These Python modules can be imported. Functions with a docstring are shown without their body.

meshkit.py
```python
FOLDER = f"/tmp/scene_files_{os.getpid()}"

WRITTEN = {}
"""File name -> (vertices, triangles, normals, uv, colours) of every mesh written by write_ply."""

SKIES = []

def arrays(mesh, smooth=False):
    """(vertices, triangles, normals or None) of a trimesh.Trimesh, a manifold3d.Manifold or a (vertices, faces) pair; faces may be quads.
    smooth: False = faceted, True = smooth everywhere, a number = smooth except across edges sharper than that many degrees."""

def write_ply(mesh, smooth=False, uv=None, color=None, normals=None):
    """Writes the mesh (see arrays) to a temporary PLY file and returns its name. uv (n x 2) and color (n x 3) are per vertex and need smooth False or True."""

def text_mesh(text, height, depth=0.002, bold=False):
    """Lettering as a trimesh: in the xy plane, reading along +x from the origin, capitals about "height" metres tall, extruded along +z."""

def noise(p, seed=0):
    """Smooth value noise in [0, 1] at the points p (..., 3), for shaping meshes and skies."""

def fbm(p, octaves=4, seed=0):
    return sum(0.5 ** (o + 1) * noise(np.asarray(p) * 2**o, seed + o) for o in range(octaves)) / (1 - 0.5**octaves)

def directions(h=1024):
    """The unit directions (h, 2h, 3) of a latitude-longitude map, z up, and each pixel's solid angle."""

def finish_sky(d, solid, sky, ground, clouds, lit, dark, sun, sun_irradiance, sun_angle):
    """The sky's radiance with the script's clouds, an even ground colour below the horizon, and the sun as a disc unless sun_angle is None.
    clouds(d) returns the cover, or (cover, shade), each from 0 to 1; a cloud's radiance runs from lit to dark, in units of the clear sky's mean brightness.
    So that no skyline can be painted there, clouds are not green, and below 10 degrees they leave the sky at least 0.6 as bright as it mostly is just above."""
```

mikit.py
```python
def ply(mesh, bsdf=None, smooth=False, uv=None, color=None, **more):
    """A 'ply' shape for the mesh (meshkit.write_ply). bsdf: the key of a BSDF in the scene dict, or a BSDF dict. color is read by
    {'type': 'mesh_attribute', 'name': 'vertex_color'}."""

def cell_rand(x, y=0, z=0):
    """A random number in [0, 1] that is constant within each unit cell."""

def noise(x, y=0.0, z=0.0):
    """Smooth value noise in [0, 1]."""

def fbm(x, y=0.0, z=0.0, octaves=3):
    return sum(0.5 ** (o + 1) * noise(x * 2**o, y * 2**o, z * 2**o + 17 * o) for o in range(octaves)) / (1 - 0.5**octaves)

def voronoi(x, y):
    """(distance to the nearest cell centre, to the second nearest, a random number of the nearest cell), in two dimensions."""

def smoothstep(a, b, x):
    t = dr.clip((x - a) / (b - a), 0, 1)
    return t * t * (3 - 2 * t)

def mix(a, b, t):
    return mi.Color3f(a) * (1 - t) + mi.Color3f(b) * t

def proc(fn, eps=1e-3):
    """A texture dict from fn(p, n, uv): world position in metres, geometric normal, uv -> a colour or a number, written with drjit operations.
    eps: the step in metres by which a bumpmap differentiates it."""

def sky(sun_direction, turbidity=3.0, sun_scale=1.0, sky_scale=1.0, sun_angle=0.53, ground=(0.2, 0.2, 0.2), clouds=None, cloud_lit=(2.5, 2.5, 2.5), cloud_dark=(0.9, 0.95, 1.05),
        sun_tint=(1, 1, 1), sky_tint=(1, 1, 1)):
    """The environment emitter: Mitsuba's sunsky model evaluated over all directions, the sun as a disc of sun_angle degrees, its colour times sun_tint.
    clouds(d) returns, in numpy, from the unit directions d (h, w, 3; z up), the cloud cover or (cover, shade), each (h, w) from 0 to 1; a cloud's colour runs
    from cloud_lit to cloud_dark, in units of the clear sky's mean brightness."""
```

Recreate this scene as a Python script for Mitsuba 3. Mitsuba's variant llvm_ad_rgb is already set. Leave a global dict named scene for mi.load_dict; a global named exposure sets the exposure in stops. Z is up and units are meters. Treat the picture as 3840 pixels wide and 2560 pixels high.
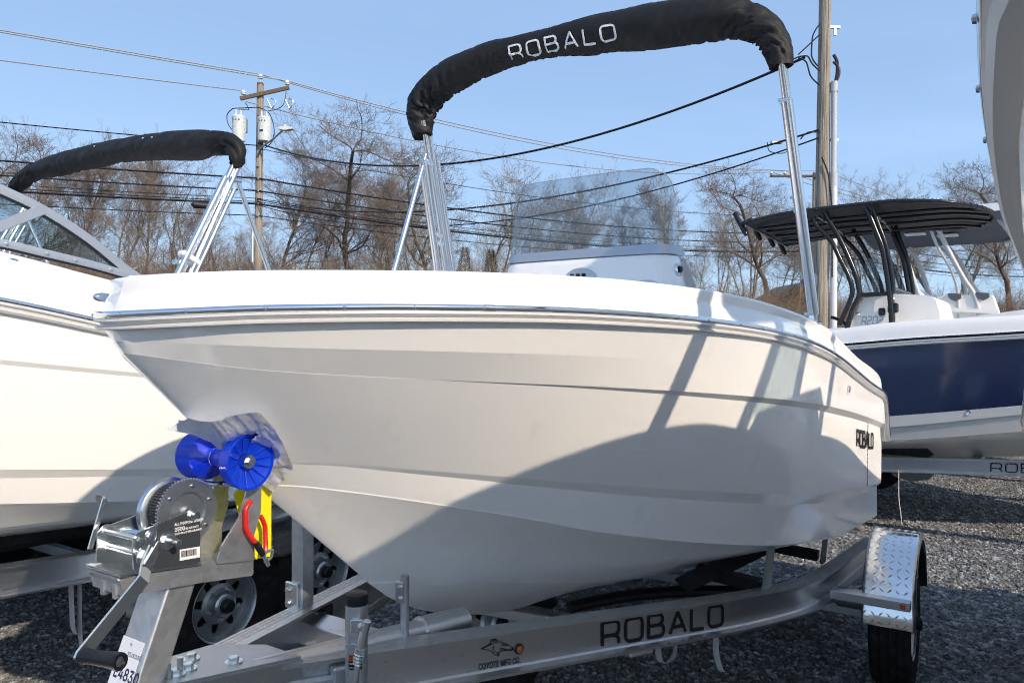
import math, random
import numpy as np
import trimesh
import drjit as dr
import mitsuba as mi
import mikit, meshkit
from mikit import proc, noise, fbm, voronoi, cell_rand, smoothstep, mix
from scipy.interpolate import PchipInterpolator
from shapely import affinity
from shapely.geometry import LineString, Polygon, Point
from shapely.ops import unary_union

T = mi.ScalarTransform4f
EYE = 1.64                       # the photographer's eye height
scene, labels = {}, {}

# ------------------------------------------------------------------ camera, sky, exposure
scene['camera'] = {'type': 'perspective', 'fov': 69.0, 'fov_axis': 'x', 'near_clip': 0.05, 'far_clip': 3000.0,
                   'to_world': T().look_at(origin=[0, 0, EYE], target=[0, 10, EYE], up=[0, 0, 1])}
SUN_AZ, SUN_EL = math.radians(38.0), math.radians(31.0)     # azimuth: from straight behind the camera towards the right
SUN = [math.cos(SUN_EL) * math.sin(SUN_AZ), -math.cos(SUN_EL) * math.cos(SUN_AZ), math.sin(SUN_EL)]


def thin_clouds(d):
    """High thin veils, streaked along one direction."""
    k = 1.0 / np.maximum(d[..., 2], 0.06)
    p = np.stack([d[..., 0] * k * 0.9 + d[..., 1] * k * 0.25, d[..., 1] * k * 1.6 - d[..., 0] * k * 0.5, 0 * k], -1)
    n = meshkit.fbm(p * 1.1, 5, 3)
    m = meshkit.fbm(p * 0.35 + 7.0, 3, 9)
    return np.clip((n - 0.42) * 1.6, 0, 1) * np.clip((m - 0.3) * 2.2, 0, 1) * 0.45 + 0.38


scene['sky'] = mikit.sky(SUN, turbidity=3.0, sun_scale=0.64, ground=(0.16, 0.155, 0.145), clouds=thin_clouds, cloud_lit=(1.36, 1.95, 3.05), cloud_dark=(1.4, 1.8, 2.5), sun_tint=(0.92, 0.98, 1.16))
exposure = 2.36

# ------------------------------------------------------------------ materials


def P(color, rough=0.5, metal=0.0, spec=0.5, coat=0.0, gloss=0.95, bump=None, bump_scale=1.0, **more):
    d = {'type': 'principled', 'base_color': color if isinstance(color, dict) else {'type': 'rgb', 'value': list(color)},
         'roughness': rough if isinstance(rough, (dict, float)) else float(rough), 'metallic': float(metal), **more}
    if metal < 0.5:
        d['specular'] = float(spec)
    if coat:
        d['clearcoat'], d['clearcoat_gloss'] = float(coat), float(gloss)
    if bump is not None:
        d = {'type': 'bumpmap', 'arbitrary': bump, 'scale': float(bump_scale), 'bsdf': d}
    return {'type': 'twosided', 'bsdf': d}


def galv(p, n, uv):
    """Zinc spangle: crystals a centimetre or two across."""
    a, w = p.x * 0.545 + p.y * 0.839, p.x * 0.839 - p.y * 0.545
    f1, f2, r = voronoi((a + 0.85 * w) * 62 + 0.8 * noise(p.x * 90, p.y * 90, p.z * 90), (p.z + 0.35 * w - 0.3 * a) * 62)
    c = 0.52 + 0.09 * (r - 0.5) + 0.17 * (fbm(p.x * 14, p.y * 14, p.z * 9) - 0.5)
    return mi.Color3f(c * 0.965, c, c * 1.035)


def galv_rough(p, n, uv):
    return 0.30 + 0.22 * fbm(p.x * 20, p.y * 20, p.z * 20)


def brushed(p, n, uv):
    g = fbm(p.x * 6 + 3, p.y * 6, p.z * 520, 2) * 0.6 + fbm(p.x * 5, p.y * 5, p.z * 60, 3) * 0.4
    spots = smoothstep(0.80, 0.86, noise(p.x * 70, p.y * 70, p.z * 70))
    c = 0.66 + 0.10 * (g - 0.5) - 0.08 * spots
    return mi.Color3f(c * 0.98, c, c * 1.02)


def brushed_rough(p, n, uv):
    return 0.26 + 0.14 * fbm(p.x * 9, p.y * 9, p.z * 300, 2)


def gravel_ground(p, n, uv):
    f1, f2, r = voronoi(p.x * 34, p.y * 34)
    g1, g2, q = voronoi(p.x * 71 + 3, p.y * 71)
    c = 0.135 + 0.17 * r * r + 0.05 * (q - 0.5) + 0.05 * (fbm(p.x * 0.8, p.y * 0.8) - 0.5)
    c = c * (0.45 + 0.55 * smoothstep(0.02, 0.16, f2 - f1))
    return mi.Color3f(c * 0.97, c * 1.0, c * 1.02)


def gravel_bump(p, n, uv):
    f1, f2, r = voronoi(p.x * 34, p.y * 34)
    return smoothstep(0.0, 0.35, f2 - f1) * (0.5 + 0.5 * r)


def stone_col(lo, hi, tint):
    def fn(p, n, uv):
        r = cell_rand(dr.floor(p.x * 26), dr.floor(p.y * 26), 5)
        c = lo + (hi - lo) * r * r + 0.06 * (noise(p.x * 190, p.y * 190, p.z * 190) - 0.5)
        return mi.Color3f(c * tint[0], c * tint[1], c * tint[2])
    return fn


def litter(p, n, uv):
    a = fbm(p.x * 1.6, p.y * 1.6, p.z, 4)
    b = noise(p.x * 14, p.y * 14, p.z * 14)
    return mix([0.065, 0.050, 0.036], [0.165, 0.125, 0.085], a) * (0.6 + 0.7 * b)


def wood_pole(p, n, uv):
    g = fbm(p.x * 46, p.y * 46, p.z * 1.6, 4)
    k = smoothstep(0.60, 0.75, fbm(p.x * 6, p.y * 6, p.z * 0.7 + 4, 3))
    ch = smoothstep(0.62, 0.72, noise(p.x * 95, p.y * 95, p.z * 0.9))
    c = mix([0.20, 0.165, 0.125], [0.46, 0.42, 0.355], g)
    return mix(c, mi.Color3f(0.24, 0.18, 0.125), k * 0.55) * (1 - 0.5 * ch)


def bark(lo, hi):
    def fn(p, n, uv):
        return mix(lo, hi, fbm(p.x * 7, p.y * 7, p.z * 3, 3))
    return fn


def gel_grime(p, n, uv):
    g = fbm(p.x * 3.0, p.y * 3.0, p.z * 7.0, 4)
    s = smoothstep(0.66, 0.80, fbm(p.x * 17, p.y * 17, p.z * 5, 3))
    return mix([0.85, 0.84, 0.815], [0.82, 0.81, 0.785], g) * (1 - 0.05 * s)


def gel_rough(p, n, uv):
    return 0.05 + 0.05 * fbm(p.x * 8, p.y * 8, p.z * 8, 3)


def weave(p, n, uv):
    return 0.25 * noise(p.x * 420, p.y * 420, p.z * 420) + 1.6 * fbm(p.x * 15, p.y * 15, p.z * 15, 3)


def cloth_black(p, n, uv):
    d = smoothstep(0.55, 0.85, fbm(p.x * 11, p.y * 11, p.z * 11, 4))
    c = 0.0085 + 0.008 * d + 0.005 * noise(p.x * 300, p.y * 300, p.z * 300)
    return mi.Color3f(c, c * 1.0, c * 1.08)


def tyre_col(p, n, uv):
    c = 0.009 + 0.012 * smoothstep(0.45, 0.8, fbm(p.x * 23, p.y * 23, p.z * 23, 3))
    return mi.Color3f(c, c * 0.98, c * 0.95)


def rough_bump(p, n, uv):
    return fbm(p.x * 30, p.y * 30, p.z * 30, 4)


def ply_rough(s):
    return lambda p, n, uv: fbm(p.x * s, p.y * s, p.z * s, 3)


MATS = {
    'gelcoat': P(proc(gel_grime), proc(gel_rough), spec=0.5, coat=1.0, gloss=0.985),
    'gelcoat_clean': P((0.83, 0.82, 0.80), 0.22, spec=0.5, coat=0.8, gloss=0.97),
    'hull_bottom': P(proc(gel_grime), 0.36, spec=0.45, bump=proc(ply_rough(150), 0.002), bump_scale=0.0006),
    'vinyl_white': P((0.56, 0.56, 0.55), 0.30, spec=0.5),
    'chrome': P((0.82, 0.83, 0.84), 0.07, metal=1.0),
    'steel': P((0.68, 0.69, 0.70), 0.17, metal=1.0),
    'alu_tube': P((0.76, 0.77, 0.78), 0.20, metal=1.0),
    'aluminium': P(proc(brushed), proc(brushed_rough), metal=1.0),
    'alu_frame': P((0.46, 0.49, 0.53), 0.42, metal=0.75),
    'diamond_plate': P((0.80, 0.80, 0.80), 0.13, metal=1.0, bump=proc(ply_rough(26), 0.004), bump_scale=0.0015),
    'galvanised': P(proc(galv), proc(galv_rough), metal=0.85),
    'zinc': P((0.68, 0.72, 0.735), 0.24, metal=1.0, bump=proc(ply_rough(40), 0.003), bump_scale=0.0006),
    'zinc_dull': P((0.52, 0.55, 0.57), 0.38, metal=1.0),
    'wheel_zinc': P((0.42, 0.44, 0.46), 0.36, metal=0.9, bump=proc(ply_rough(60), 0.003), bump_scale=0.0006),
    'canvas': P(proc(cloth_black), 0.62, spec=0.34, sheen=0.08, bump=proc(weave, 0.002), bump_scale=0.0016),
    'white_print': P((0.72, 0.73, 0.75), 0.5),
    'black_plastic': P((0.008, 0.009, 0.012), 0.38, spec=0.35),
    'black_paint': P((0.007, 0.008, 0.010), 0.18, spec=0.4, coat=0.5),
    'dark_print': P((0.010, 0.011, 0.015), 0.6, spec=0.2),
    'grey_print': P((0.33, 0.36, 0.40), 0.35),
    'navy_print': P((0.020, 0.025, 0.075), 0.5),
    'label_black': P((0.035, 0.040, 0.046), 0.40),
    'label_white': P((0.74, 0.75, 0.77), 0.5),
    'label_grey': P((0.105, 0.108, 0.112), 0.5),
    'orange_print': P((0.62, 0.16, 0.035), 0.5),
    'tyre': P(proc(tyre_col), 0.72, spec=0.22, bump=proc(rough_bump, 0.003), bump_scale=0.002),
    'amber': P((0.45, 0.085, 0.012), 0.12, spec=0.6, coat=1.0),
    'blue_plastic': P((0.004, 0.030, 0.58), 0.20, spec=0.55, coat=0.7),
    'blue_bell': {'type': 'blendbsdf', 'weight': 0.5,
                  'a': {'type': 'twosided', 'bsdf': {'type': 'principled', 'base_color': {'type': 'rgb', 'value': [0.006, 0.045, 0.66]}, 'roughness': 0.18, 'specular': 0.55}},
                  'b': {'type': 'principledthin', 'base_color': {'type': 'rgb', 'value': [0.02, 0.22, 0.95]}, 'roughness': 0.3, 'diff_trans': 1.6, 'spec_trans': 0.1, 'eta': 1.45}},
    'yellow_card': P((0.78, 0.70, 0.012), 0.42),
    'red_rubber': P((0.60, 0.018, 0.016), 0.30),
    'silver_cloth': P((0.66, 0.69, 0.75), 0.34, metal=0.25, bump=proc(ply_rough(38), 0.003), bump_scale=0.002),
    'navy_gel': P((0.008, 0.018, 0.062), 0.10, spec=0.5, coat=1.0, gloss=0.985),
    'grey_gel': P((0.60, 0.60, 0.585), 0.25, spec=0.5, coat=0.5),
    'seat_white': P((0.76, 0.745, 0.71), 0.55),
    'seat_dark': P((0.075, 0.085, 0.10), 0.6),
    'frame_grey': P((0.47, 0.48, 0.47), 0.35),
    'slate_top': P((0.055, 0.065, 0.085), 0.6),
    'carpet': P((0.022, 0.022, 0.024), 0.9, spec=0.1),
    'bunk_grey': P((0.17, 0.18, 0.165), 0.75),
    'strap': P((0.42, 0.40, 0.40), 0.8),
    'pole_wood': P(proc(wood_pole), 0.85, spec=0.2, bump=proc(lambda p, n, uv: fbm(p.x * 46, p.y * 46, p.z * 1.6, 4), 0.006), bump_scale=0.02),
    'arm_wood': P((0.13, 0.105, 0.08), 0.9, spec=0.2),
    'porcelain': P((0.62, 0.63, 0.63), 0.25),
    'can_grey': P((0.60, 0.64, 0.63), 0.38),
    'cable': P((0.016, 0.016, 0.020), 0.55),
    'bare_wire': P((0.34, 0.35, 0.37), 0.7),
    'pvc': P((0.48, 0.50, 0.52), 0.5),
    'pvc_white': P((0.68, 0.69, 0.70), 0.45),
    'bark_grey': P(proc(bark([0.12, 0.10, 0.082], [0.32, 0.285, 0.24])), 0.9, spec=0.1),
    'bark_brown': P(proc(bark([0.082, 0.068, 0.056], [0.205, 0.175, 0.145])), 0.9, spec=0.1),
    'twig_grey': P((0.27, 0.245, 0.215), 0.9, spec=0.1),
    'twig_red': P((0.21, 0.172, 0.148), 0.9, spec=0.1),
    'brush_brown': P((0.20, 0.145, 0.105), 0.95, spec=0.1),
    'brush_tan': P((0.29, 0.215, 0.15), 0.95, spec=0.1),
    'brush_olive': P((0.105, 0.095, 0.050), 0.95, spec=0.1),
    'needles': P((0.042, 0.058, 0.030), 0.85, spec=0.2),
    'house_brown': P((0.105, 0.080, 0.060), 0.9),
    'roof_grey': P((0.13, 0.12, 0.115), 0.9),
    'window_pale': P((0.50, 0.52, 0.55), 0.25),
    'ground': P(proc(gravel_ground), 0.95, spec=0.15, bump=proc(gravel_bump, 0.004), bump_scale=0.016),
    'litter': P(proc(litter), 0.95, spec=0.1),
    'stone_a': P(proc(stone_col(0.13, 0.40, (0.98, 1.01, 1.01))), 0.88, spec=0.25),
    'stone_b': P(proc(stone_col(0.085, 0.28, (0.95, 1.0, 1.05))), 0.88, spec=0.25),
    'stone_c': P(proc(stone_col(0.20, 0.50, (1.0, 1.0, 0.98))), 0.88, spec=0.25),
    'glass_console': {'type': 'thindielectric', 'int_ior': 1.5, 'specular_transmittance': {'type': 'rgb', 'value': [0.66, 0.675, 0.68]}},
    'glass_tint': {'type': 'thindielectric', 'int_ior': 1.5, 'specular_transmittance': {'type': 'rgb', 'value': [0.50, 0.60, 0.60]}},
}
for k_, v_ in MATS.items():
    scene['mat_' + k_] = v_

# ------------------------------------------------------------------ frames
A_ = math.radians(33.0)
SA, CA = math.sin(A_), math.cos(A_)
BOW = (-0.89, 1.6)               # where the near boat's bow stands over the ground


def BF(p):
    """Boat frame: t aft from the near boat's bow, w to its port side, z up."""
    p = np.atleast_2d(np.asarray(p, float))
    return np.stack([BOW[0] + p[:, 0] * SA + p[:, 1] * CA, BOW[1] + p[:, 0] * CA - p[:, 1] * SA, p[:, 2]], 1)


BF.flip = True
N_ = math.radians(36.0)
SN, CN = math.sin(N_), math.cos(N_)


def NF(p):
    """Frame of the navy boat: u towards its bow, v away from the camera, z up."""
    p = np.atleast_2d(np.asarray(p, float))
    return np.stack([3.51 + p[:, 0] * CN + p[:, 1] * SN, 6.5 - p[:, 0] * SN + p[:, 1] * CN, p[:, 2]], 1)


NF.flip = False


def WF(p):
    return np.atleast_2d(np.asarray(p, float))


WF.flip = False

# ------------------------------------------------------------------ mesh helpers


class MB:
    """Collects pieces, given in a local frame, into one mesh."""

    def __init__(self, frame=WF):
        self.frame, self.v, self.f, self.n = frame, [], [], 0

    def add(self, v, f):
        v, f = np.asarray(v, float).reshape(-1, 3), np.asarray(f, int)
        if f.shape[1] == 4:
            f = np.vstack([f[:, [0, 1, 2]], f[:, [0, 2, 3]]])
        self.v.append(v); self.f.append(f + self.n); self.n += len(v)
        return self

    def box(self, c, s, R=None, ch=0.0):
        """Box with centre c, full sizes s; R: 3x3 with the axes as columns; ch: chamfer."""
        c, h = np.asarray(c, float), np.asarray(s, float) / 2
        if ch > 0:
            pts = []
            for sx in (-1, 1):
                for sy in (-1, 1):
                    for sz in (-1, 1):
                        for k in range(3):
                            q = np.array([sx * h[0], sy * h[1], sz * h[2]], float)
                            for j in range(3):
                                if j != k:
                                    q[j] -= np.sign(q[j]) * ch
                            pts.append(q)
            m = trimesh.convex.convex_hull(np.array(pts))
            v, f = np.array(m.vertices), np.array(m.faces)
        else:
            m = trimesh.creation.box(extents=2 * h)
            v, f = np.array(m.vertices), np.array(m.faces)
        if R is not None:
            v = v @ np.asarray(R, float).T
        return self.add(v + c, f)

    def tube(self, path, r, sides=10, cap=True, squash=None):
        p = np.asarray(path, float)
        r = np.broadcast_to(np.asarray(r, float), (len(p),))
        tan = np.gradient(p, axis=0); tan /= np.linalg.norm(tan, axis=1, keepdims=True) + 1e-12
        a = np.cross(tan[0], [0, 0, 1.0] if abs(tan[0][2]) < 0.9 else [1.0, 0, 0]); a /= np.linalg.norm(a)
        rings, ang = [], np.arange(sides) * 2 * np.pi / sides
        for i in range(len(p)):
            a = a - tan[i] * (a @ tan[i]); a /= np.linalg.norm(a) + 1e-12
            b = np.cross(tan[i], a)
            k = squash if squash is not None else (1.0, 1.0)
            rings.append(p[i] + r[i] * (np.cos(ang)[:, None] * a * k[0] + np.sin(ang)[:, None] * b * k[1]))
        v = np.vstack(rings); n = len(p)
        i, j = np.meshgrid(np.arange(n - 1), np.arange(sides), indexing='ij'); j2 = (j + 1) % sides
        f = np.stack([i * sides + j, i * sides + j2, (i + 1) * sides + j2, (i + 1) * sides + j], -1).reshape(-1, 4)
        f = np.vstack([f[:, [0, 1, 2]], f[:, [0, 2, 3]]])
        if cap:
            k = len(v); v = np.vstack([v, p[0], p[-1]]); jj = np.arange(sides)
            f = np.vstack([f, np.stack([jj * 0 + k, (jj + 1) % sides, jj], 1), np.stack([jj * 0 + k + 1, jj + (n - 1) * sides, (jj + 1) % sides + (n - 1) * sides], 1)])
        return self.add(v, f)

    def lathe(self, prof, o, ax, sides=32, ang0=0.0, ang1=2 * math.pi):
        """prof: (radius, height along the axis) rows."""
        prof, o, ax = np.asarray(prof, float), np.asarray(o, float), np.asarray(ax, float)
        ax = ax / np.linalg.norm(ax)
        a = np.cross(ax, [0, 0, 1.0] if abs(ax[2]) < 0.9 else [1.0, 0, 0]); a /= np.linalg.norm(a); b = np.cross(ax, a)
        full = abs(ang1 - ang0 - 2 * math.pi) < 1e-6
        ang = np.linspace(ang0, ang1, sides + 1)[: sides if full else sides + 1]; m = len(ang)
        v = (o + prof[:, None, 1:2] * ax + prof[:, None, 0:1] * (np.cos(ang)[None, :, None] * a + np.sin(ang)[None, :, None] * b)).reshape(-1, 3)
        i, j = np.meshgrid(np.arange(len(prof) - 1), np.arange(m if full else m - 1), indexing='ij'); j2 = (j + 1) % m
        return self.add(v, np.stack([i * m + j, i * m + j2, (i + 1) * m + j2, (i + 1) * m + j], -1).reshape(-1, 4))

    def cyl(self, p0, p1, r, sides=20, ch=0.0):
        p0, p1 = np.asarray(p0, float), np.asarray(p1, float); h = np.linalg.norm(p1 - p0)
        if ch:
            prof = [(0, 0), (r - ch, 0), (r, ch), (r, h - ch), (r - ch, h), (0, h)]
        else:
            prof = [(0, 0), (r, 0), (r, h), (0, h)]
        return self.lathe(prof, p0, p1 - p0, sides)

    def prism(self, poly, depth, o, ex, ey, ez):
        """Extrudes a shapely polygon (or list of points) given in the (ex, ey) plane at o by depth along ez."""
        g = poly if hasattr(poly, 'exterior') or hasattr(poly, 'geoms') else Polygon(poly)
        for q in getattr(g, 'geoms', [g]):
            m = trimesh.creation.extrude_polygon(q, depth, engine='earcut')
            v = np.array(m.vertices)
            self.add(np.asarray(o, float) + v[:, 0:1] * np.asarray(ex, float) + v[:, 1:2] * np.asarray(ey, float) + v[:, 2:3] * np.asarray(ez, float), np.array(m.faces))
        return self

    def grid(self, rows, closed=False):
        """A sheet through rows of points, all rows of one length."""
        r = np.asarray(rows, float); n, m = r.shape[:2]
        i, j = np.meshgrid(np.arange(n - 1), np.arange(m if closed else m - 1), indexing='ij'); j2 = (j + 1) % m
        return self.add(r.reshape(-1, 3), np.stack([i * m + j, i * m + j2, (i + 1) * m + j2, (i + 1) * m + j], -1).reshape(-1, 4))

    def mesh(self):
        v, f = self.frame(np.vstack(self.v)), np.vstack(self.f)
        if self.frame.flip:
            f = f[:, ::-1]
        return trimesh.Trimesh(v, f, process=False)

    def put(self, key, mat, smooth=30, label=None, kind=None, weld=True, **more):
        m = self.mesh()
        if smooth and weld:
            m.merge_vertices(digits_vertex=6)
            ok = m.area_faces > 1e-13
            m.update_faces(ok)
        put(key, m, mat, smooth, label, kind, **more)


def put(key, mesh, mat, smooth=30, label=None, kind=None, **more):
    key = key if key not in scene else numbered(key)
    scene[key] = mikit.ply(mesh, 'mat_' + mat, smooth=smooth, **more)
    if label or kind:
        labels[key] = {**labels.get(key, {}), **({'label': label} if label else {}), **({'kind': kind} if kind else {})}
    return key


def numbered(key):
    if key not in scene and key not in labels:
        return key
    i = 1
    while f'{key}_{i:03d}' in scene or f'{key}_{i:03d}' in labels:
        i += 1
    return f'{key}_{i:03d}'


def thing(name, label, cat, group=None):
    key = numbered(name)
    labels[key] = {'label': label, 'category': cat, **({'group': group} if group else {})}
    return key


def structure(key, kind='structure', label=None, cat=None):
    labels[key] = {'kind': kind, **({'label': label} if label else {}), **({'category': cat} if cat else {})}


def spline(pts, n):
    """A smooth path of n points through pts."""
    p = np.asarray(pts, float); d = np.r_[0, np.cumsum(np.linalg.norm(np.diff(p, axis=0), axis=1))]
    return PchipInterpolator(d, p)(np.linspace(0, d[-1], n))


def round_poly(pts, r):
    return Polygon(pts).buffer(-r, join_style=1).buffer(r, join_style=1, quad_segs=6)


# ------------------------------------------------------------------ a wide rounded letter style, in strokes


def arc(cx, cy, r, a0, a1, n=5):
    return [(cx + r * math.cos(math.radians(a0 + (a1 - a0) * i / n)), cy + r * math.sin(math.radians(a0 + (a1 - a0) * i / n))) for i in range(n + 1)]


R_ = 0.24
WIDE = {'R': (1.1, [[(0, 0), (0, 1), *arc(0.95 - R_, 1 - R_, R_, 90, 0), *arc(0.95 - R_, 0.40 + R_, R_, 0, -90), (0, 0.40)], [(0.50, 0.40), (0.72, 0.38), (0.92, 0.26), (0.95, 0)]]),
        'O': (1.15, [[(R_, 0), *arc(1.0 - R_, R_, R_, -90, 0), *arc(1.0 - R_, 1 - R_, R_, 0, 90), *arc(R_, 1 - R_, R_, 90, 180), *arc(R_, R_, R_, 180, 270), (R_ + 0.01, 0)]]),
        'B': (1.1, [[(0, 0.52), (0, 1), *arc(0.88 - R_, 1 - R_, R_, 90, 0), *arc(0.88 - R_, 0.52 + R_ * 0.9, R_ * 0.9, 0, -90), (0, 0.52), (0, 0), *arc(0.95 - R_, R_, R_, -90, 0), *arc(0.95 - R_, 0.52 - R_, R_, 0, 90)]]),
        'A': (1.2, [[(0, 0), (0.52, 1), (1.05, 0)], [(0.20, 0.30), (0.86, 0.30)]]), 'L': (0.98, [[(0, 1), (0, 0), (0.85, 0)]]),
        '2': (1.05, [[(0, 1), *arc(0.9 - R_, 1 - R_, R_, 90, 0), *arc(0.9 - R_, 0.5 + R_, R_, 0, -90), *arc(R_, 0.5 - R_, R_, 90, 180), (0, 0), (0.9, 0)]]),
        '0': (1.1, [[(R_, 0), *arc(0.95 - R_, R_, R_, -90, 0), *arc(0.95 - R_, 1 - R_, R_, 0, 90), *arc(R_, 1 - R_, R_, 90, 180), *arc(R_, R_, R_, 180, 270)]])}


def wide_text(text, h, stroke, gap=0.16):
    """(polygon per letter, width): letters h tall, pen width stroke, from the origin."""
    out, x = [], 0.0
    for ch in text:
        w, lines = WIDE[ch]
        g = unary_union([LineString(l).buffer(stroke / h / 2, cap_style=2, join_style=1, quad_segs=3) for l in lines])
        out.append(affinity.affine_transform(g, [h, 0, 0, h, x * h, 0]))
        x += w + gap
    return out, (x - gap) * h


def flat_text(mb, text, h, o, ex, ey, ez, depth=0.0012, bold=False):
    m = meshkit.text_mesh(text, h, depth, bold); v = np.array(m.vertices)
    return mb.add(np.asarray(o, float) + v[:, 0:1] * np.asarray(ex, float) + v[:, 1:2] * np.asarray(ey, float) + v[:, 2:3] * np.asarray(ez, float), np.array(m.faces))

# ------------------------------------------------------------------ hull lofting


def half(B, t0, Lr, p, q):
    """Half-breadth of a waterline: round at the stem, full by t0 + Lr."""
    return lambda t: B * np.power(np.clip(1 - (1 - np.clip((np.asarray(t, float) - t0) / Lr, 0, 1)) ** p, 0, 1), q)


def table(*rows):
    r = np.array(rows, float); f = PchipInterpolator(r[:, 0], r[:, 1], extrapolate=True)
    a, b = (r[1, 1] - r[0, 1]) / (r[1, 0] - r[0, 0]), (r[-1, 1] - r[-2, 1]) / (r[-1, 0] - r[-2, 0])
    return lambda t: np.where(np.asarray(t) < r[0, 0], r[0, 1] + a * (np.asarray(t) - r[0, 0]), np.where(np.asarray(t) > r[-1, 0], r[-1, 1] + b * (np.asarray(t) - r[-1, 0]), f(np.clip(t, r[0, 0], r[-1, 0]))))


def loft(curves, L, frame, wc=0.0, n=64, power=1.9, cap=True):
    """curves: (t0, w(t), z(t)) from the keel up; a mesh builder of both sides and the transom."""
    mb, v = MB(frame), np.linspace(0, 1, n) ** power
    rows = []
    for t0, w, z in curves:
        t = t0 + (L - t0) * v
        rows.append(np.stack([t, w(t), z(t)], 1))
    m = [np.vstack([np.c_[r[::-1, 0], wc + r[::-1, 1], r[::-1, 2]], np.c_[r[1:, 0], wc - r[1:, 1], r[1:, 2]]]) for r in rows]
    for a, b in zip(m[:-1], m[1:]):
        mb.grid([a, b])
    if cap:
        e = [np.array([r[-1, 0], wc + r[-1, 1], r[-1, 2]]) for r in rows]; d = [np.array([r[-1, 0], wc - r[-1, 1], r[-1, 2]]) for r in rows]
        mb.grid([e, d])
    return mb


def rail_path(w, z, t0, L, wc=0.0, n=110, power=1.8):
    """The sheer from the port quarter round the bow to the starboard quarter, with outward normals."""
    t = t0 + (L - t0) * np.linspace(0, 1, n) ** power
    port = np.stack([t, wc + w(t), z(t)], 1)[::-1]; star = np.stack([t, wc - w(t), z(t)], 1)[1:]
    p = np.vstack([port, star]); d = np.gradient(p[:, :2], axis=0); d /= np.linalg.norm(d, axis=1, keepdims=True) + 1e-12
    return p, np.stack([-d[:, 1], d[:, 0]], 1) * (1 if (np.array([-d[n // 4, 1], d[n // 4, 0]]) @ [0, 1]) > 0 else -1)


def sweep(mb, p, nrm, prof, closed=True):
    rows = [np.stack([p[:, 0] + nrm[:, 0] * a, p[:, 1] + nrm[:, 1] * a, p[:, 2] + b], 1) for a, b in prof]
    mb.grid(np.array(rows + ([rows[0]] if closed else [])).transpose(1, 0, 2))


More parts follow.
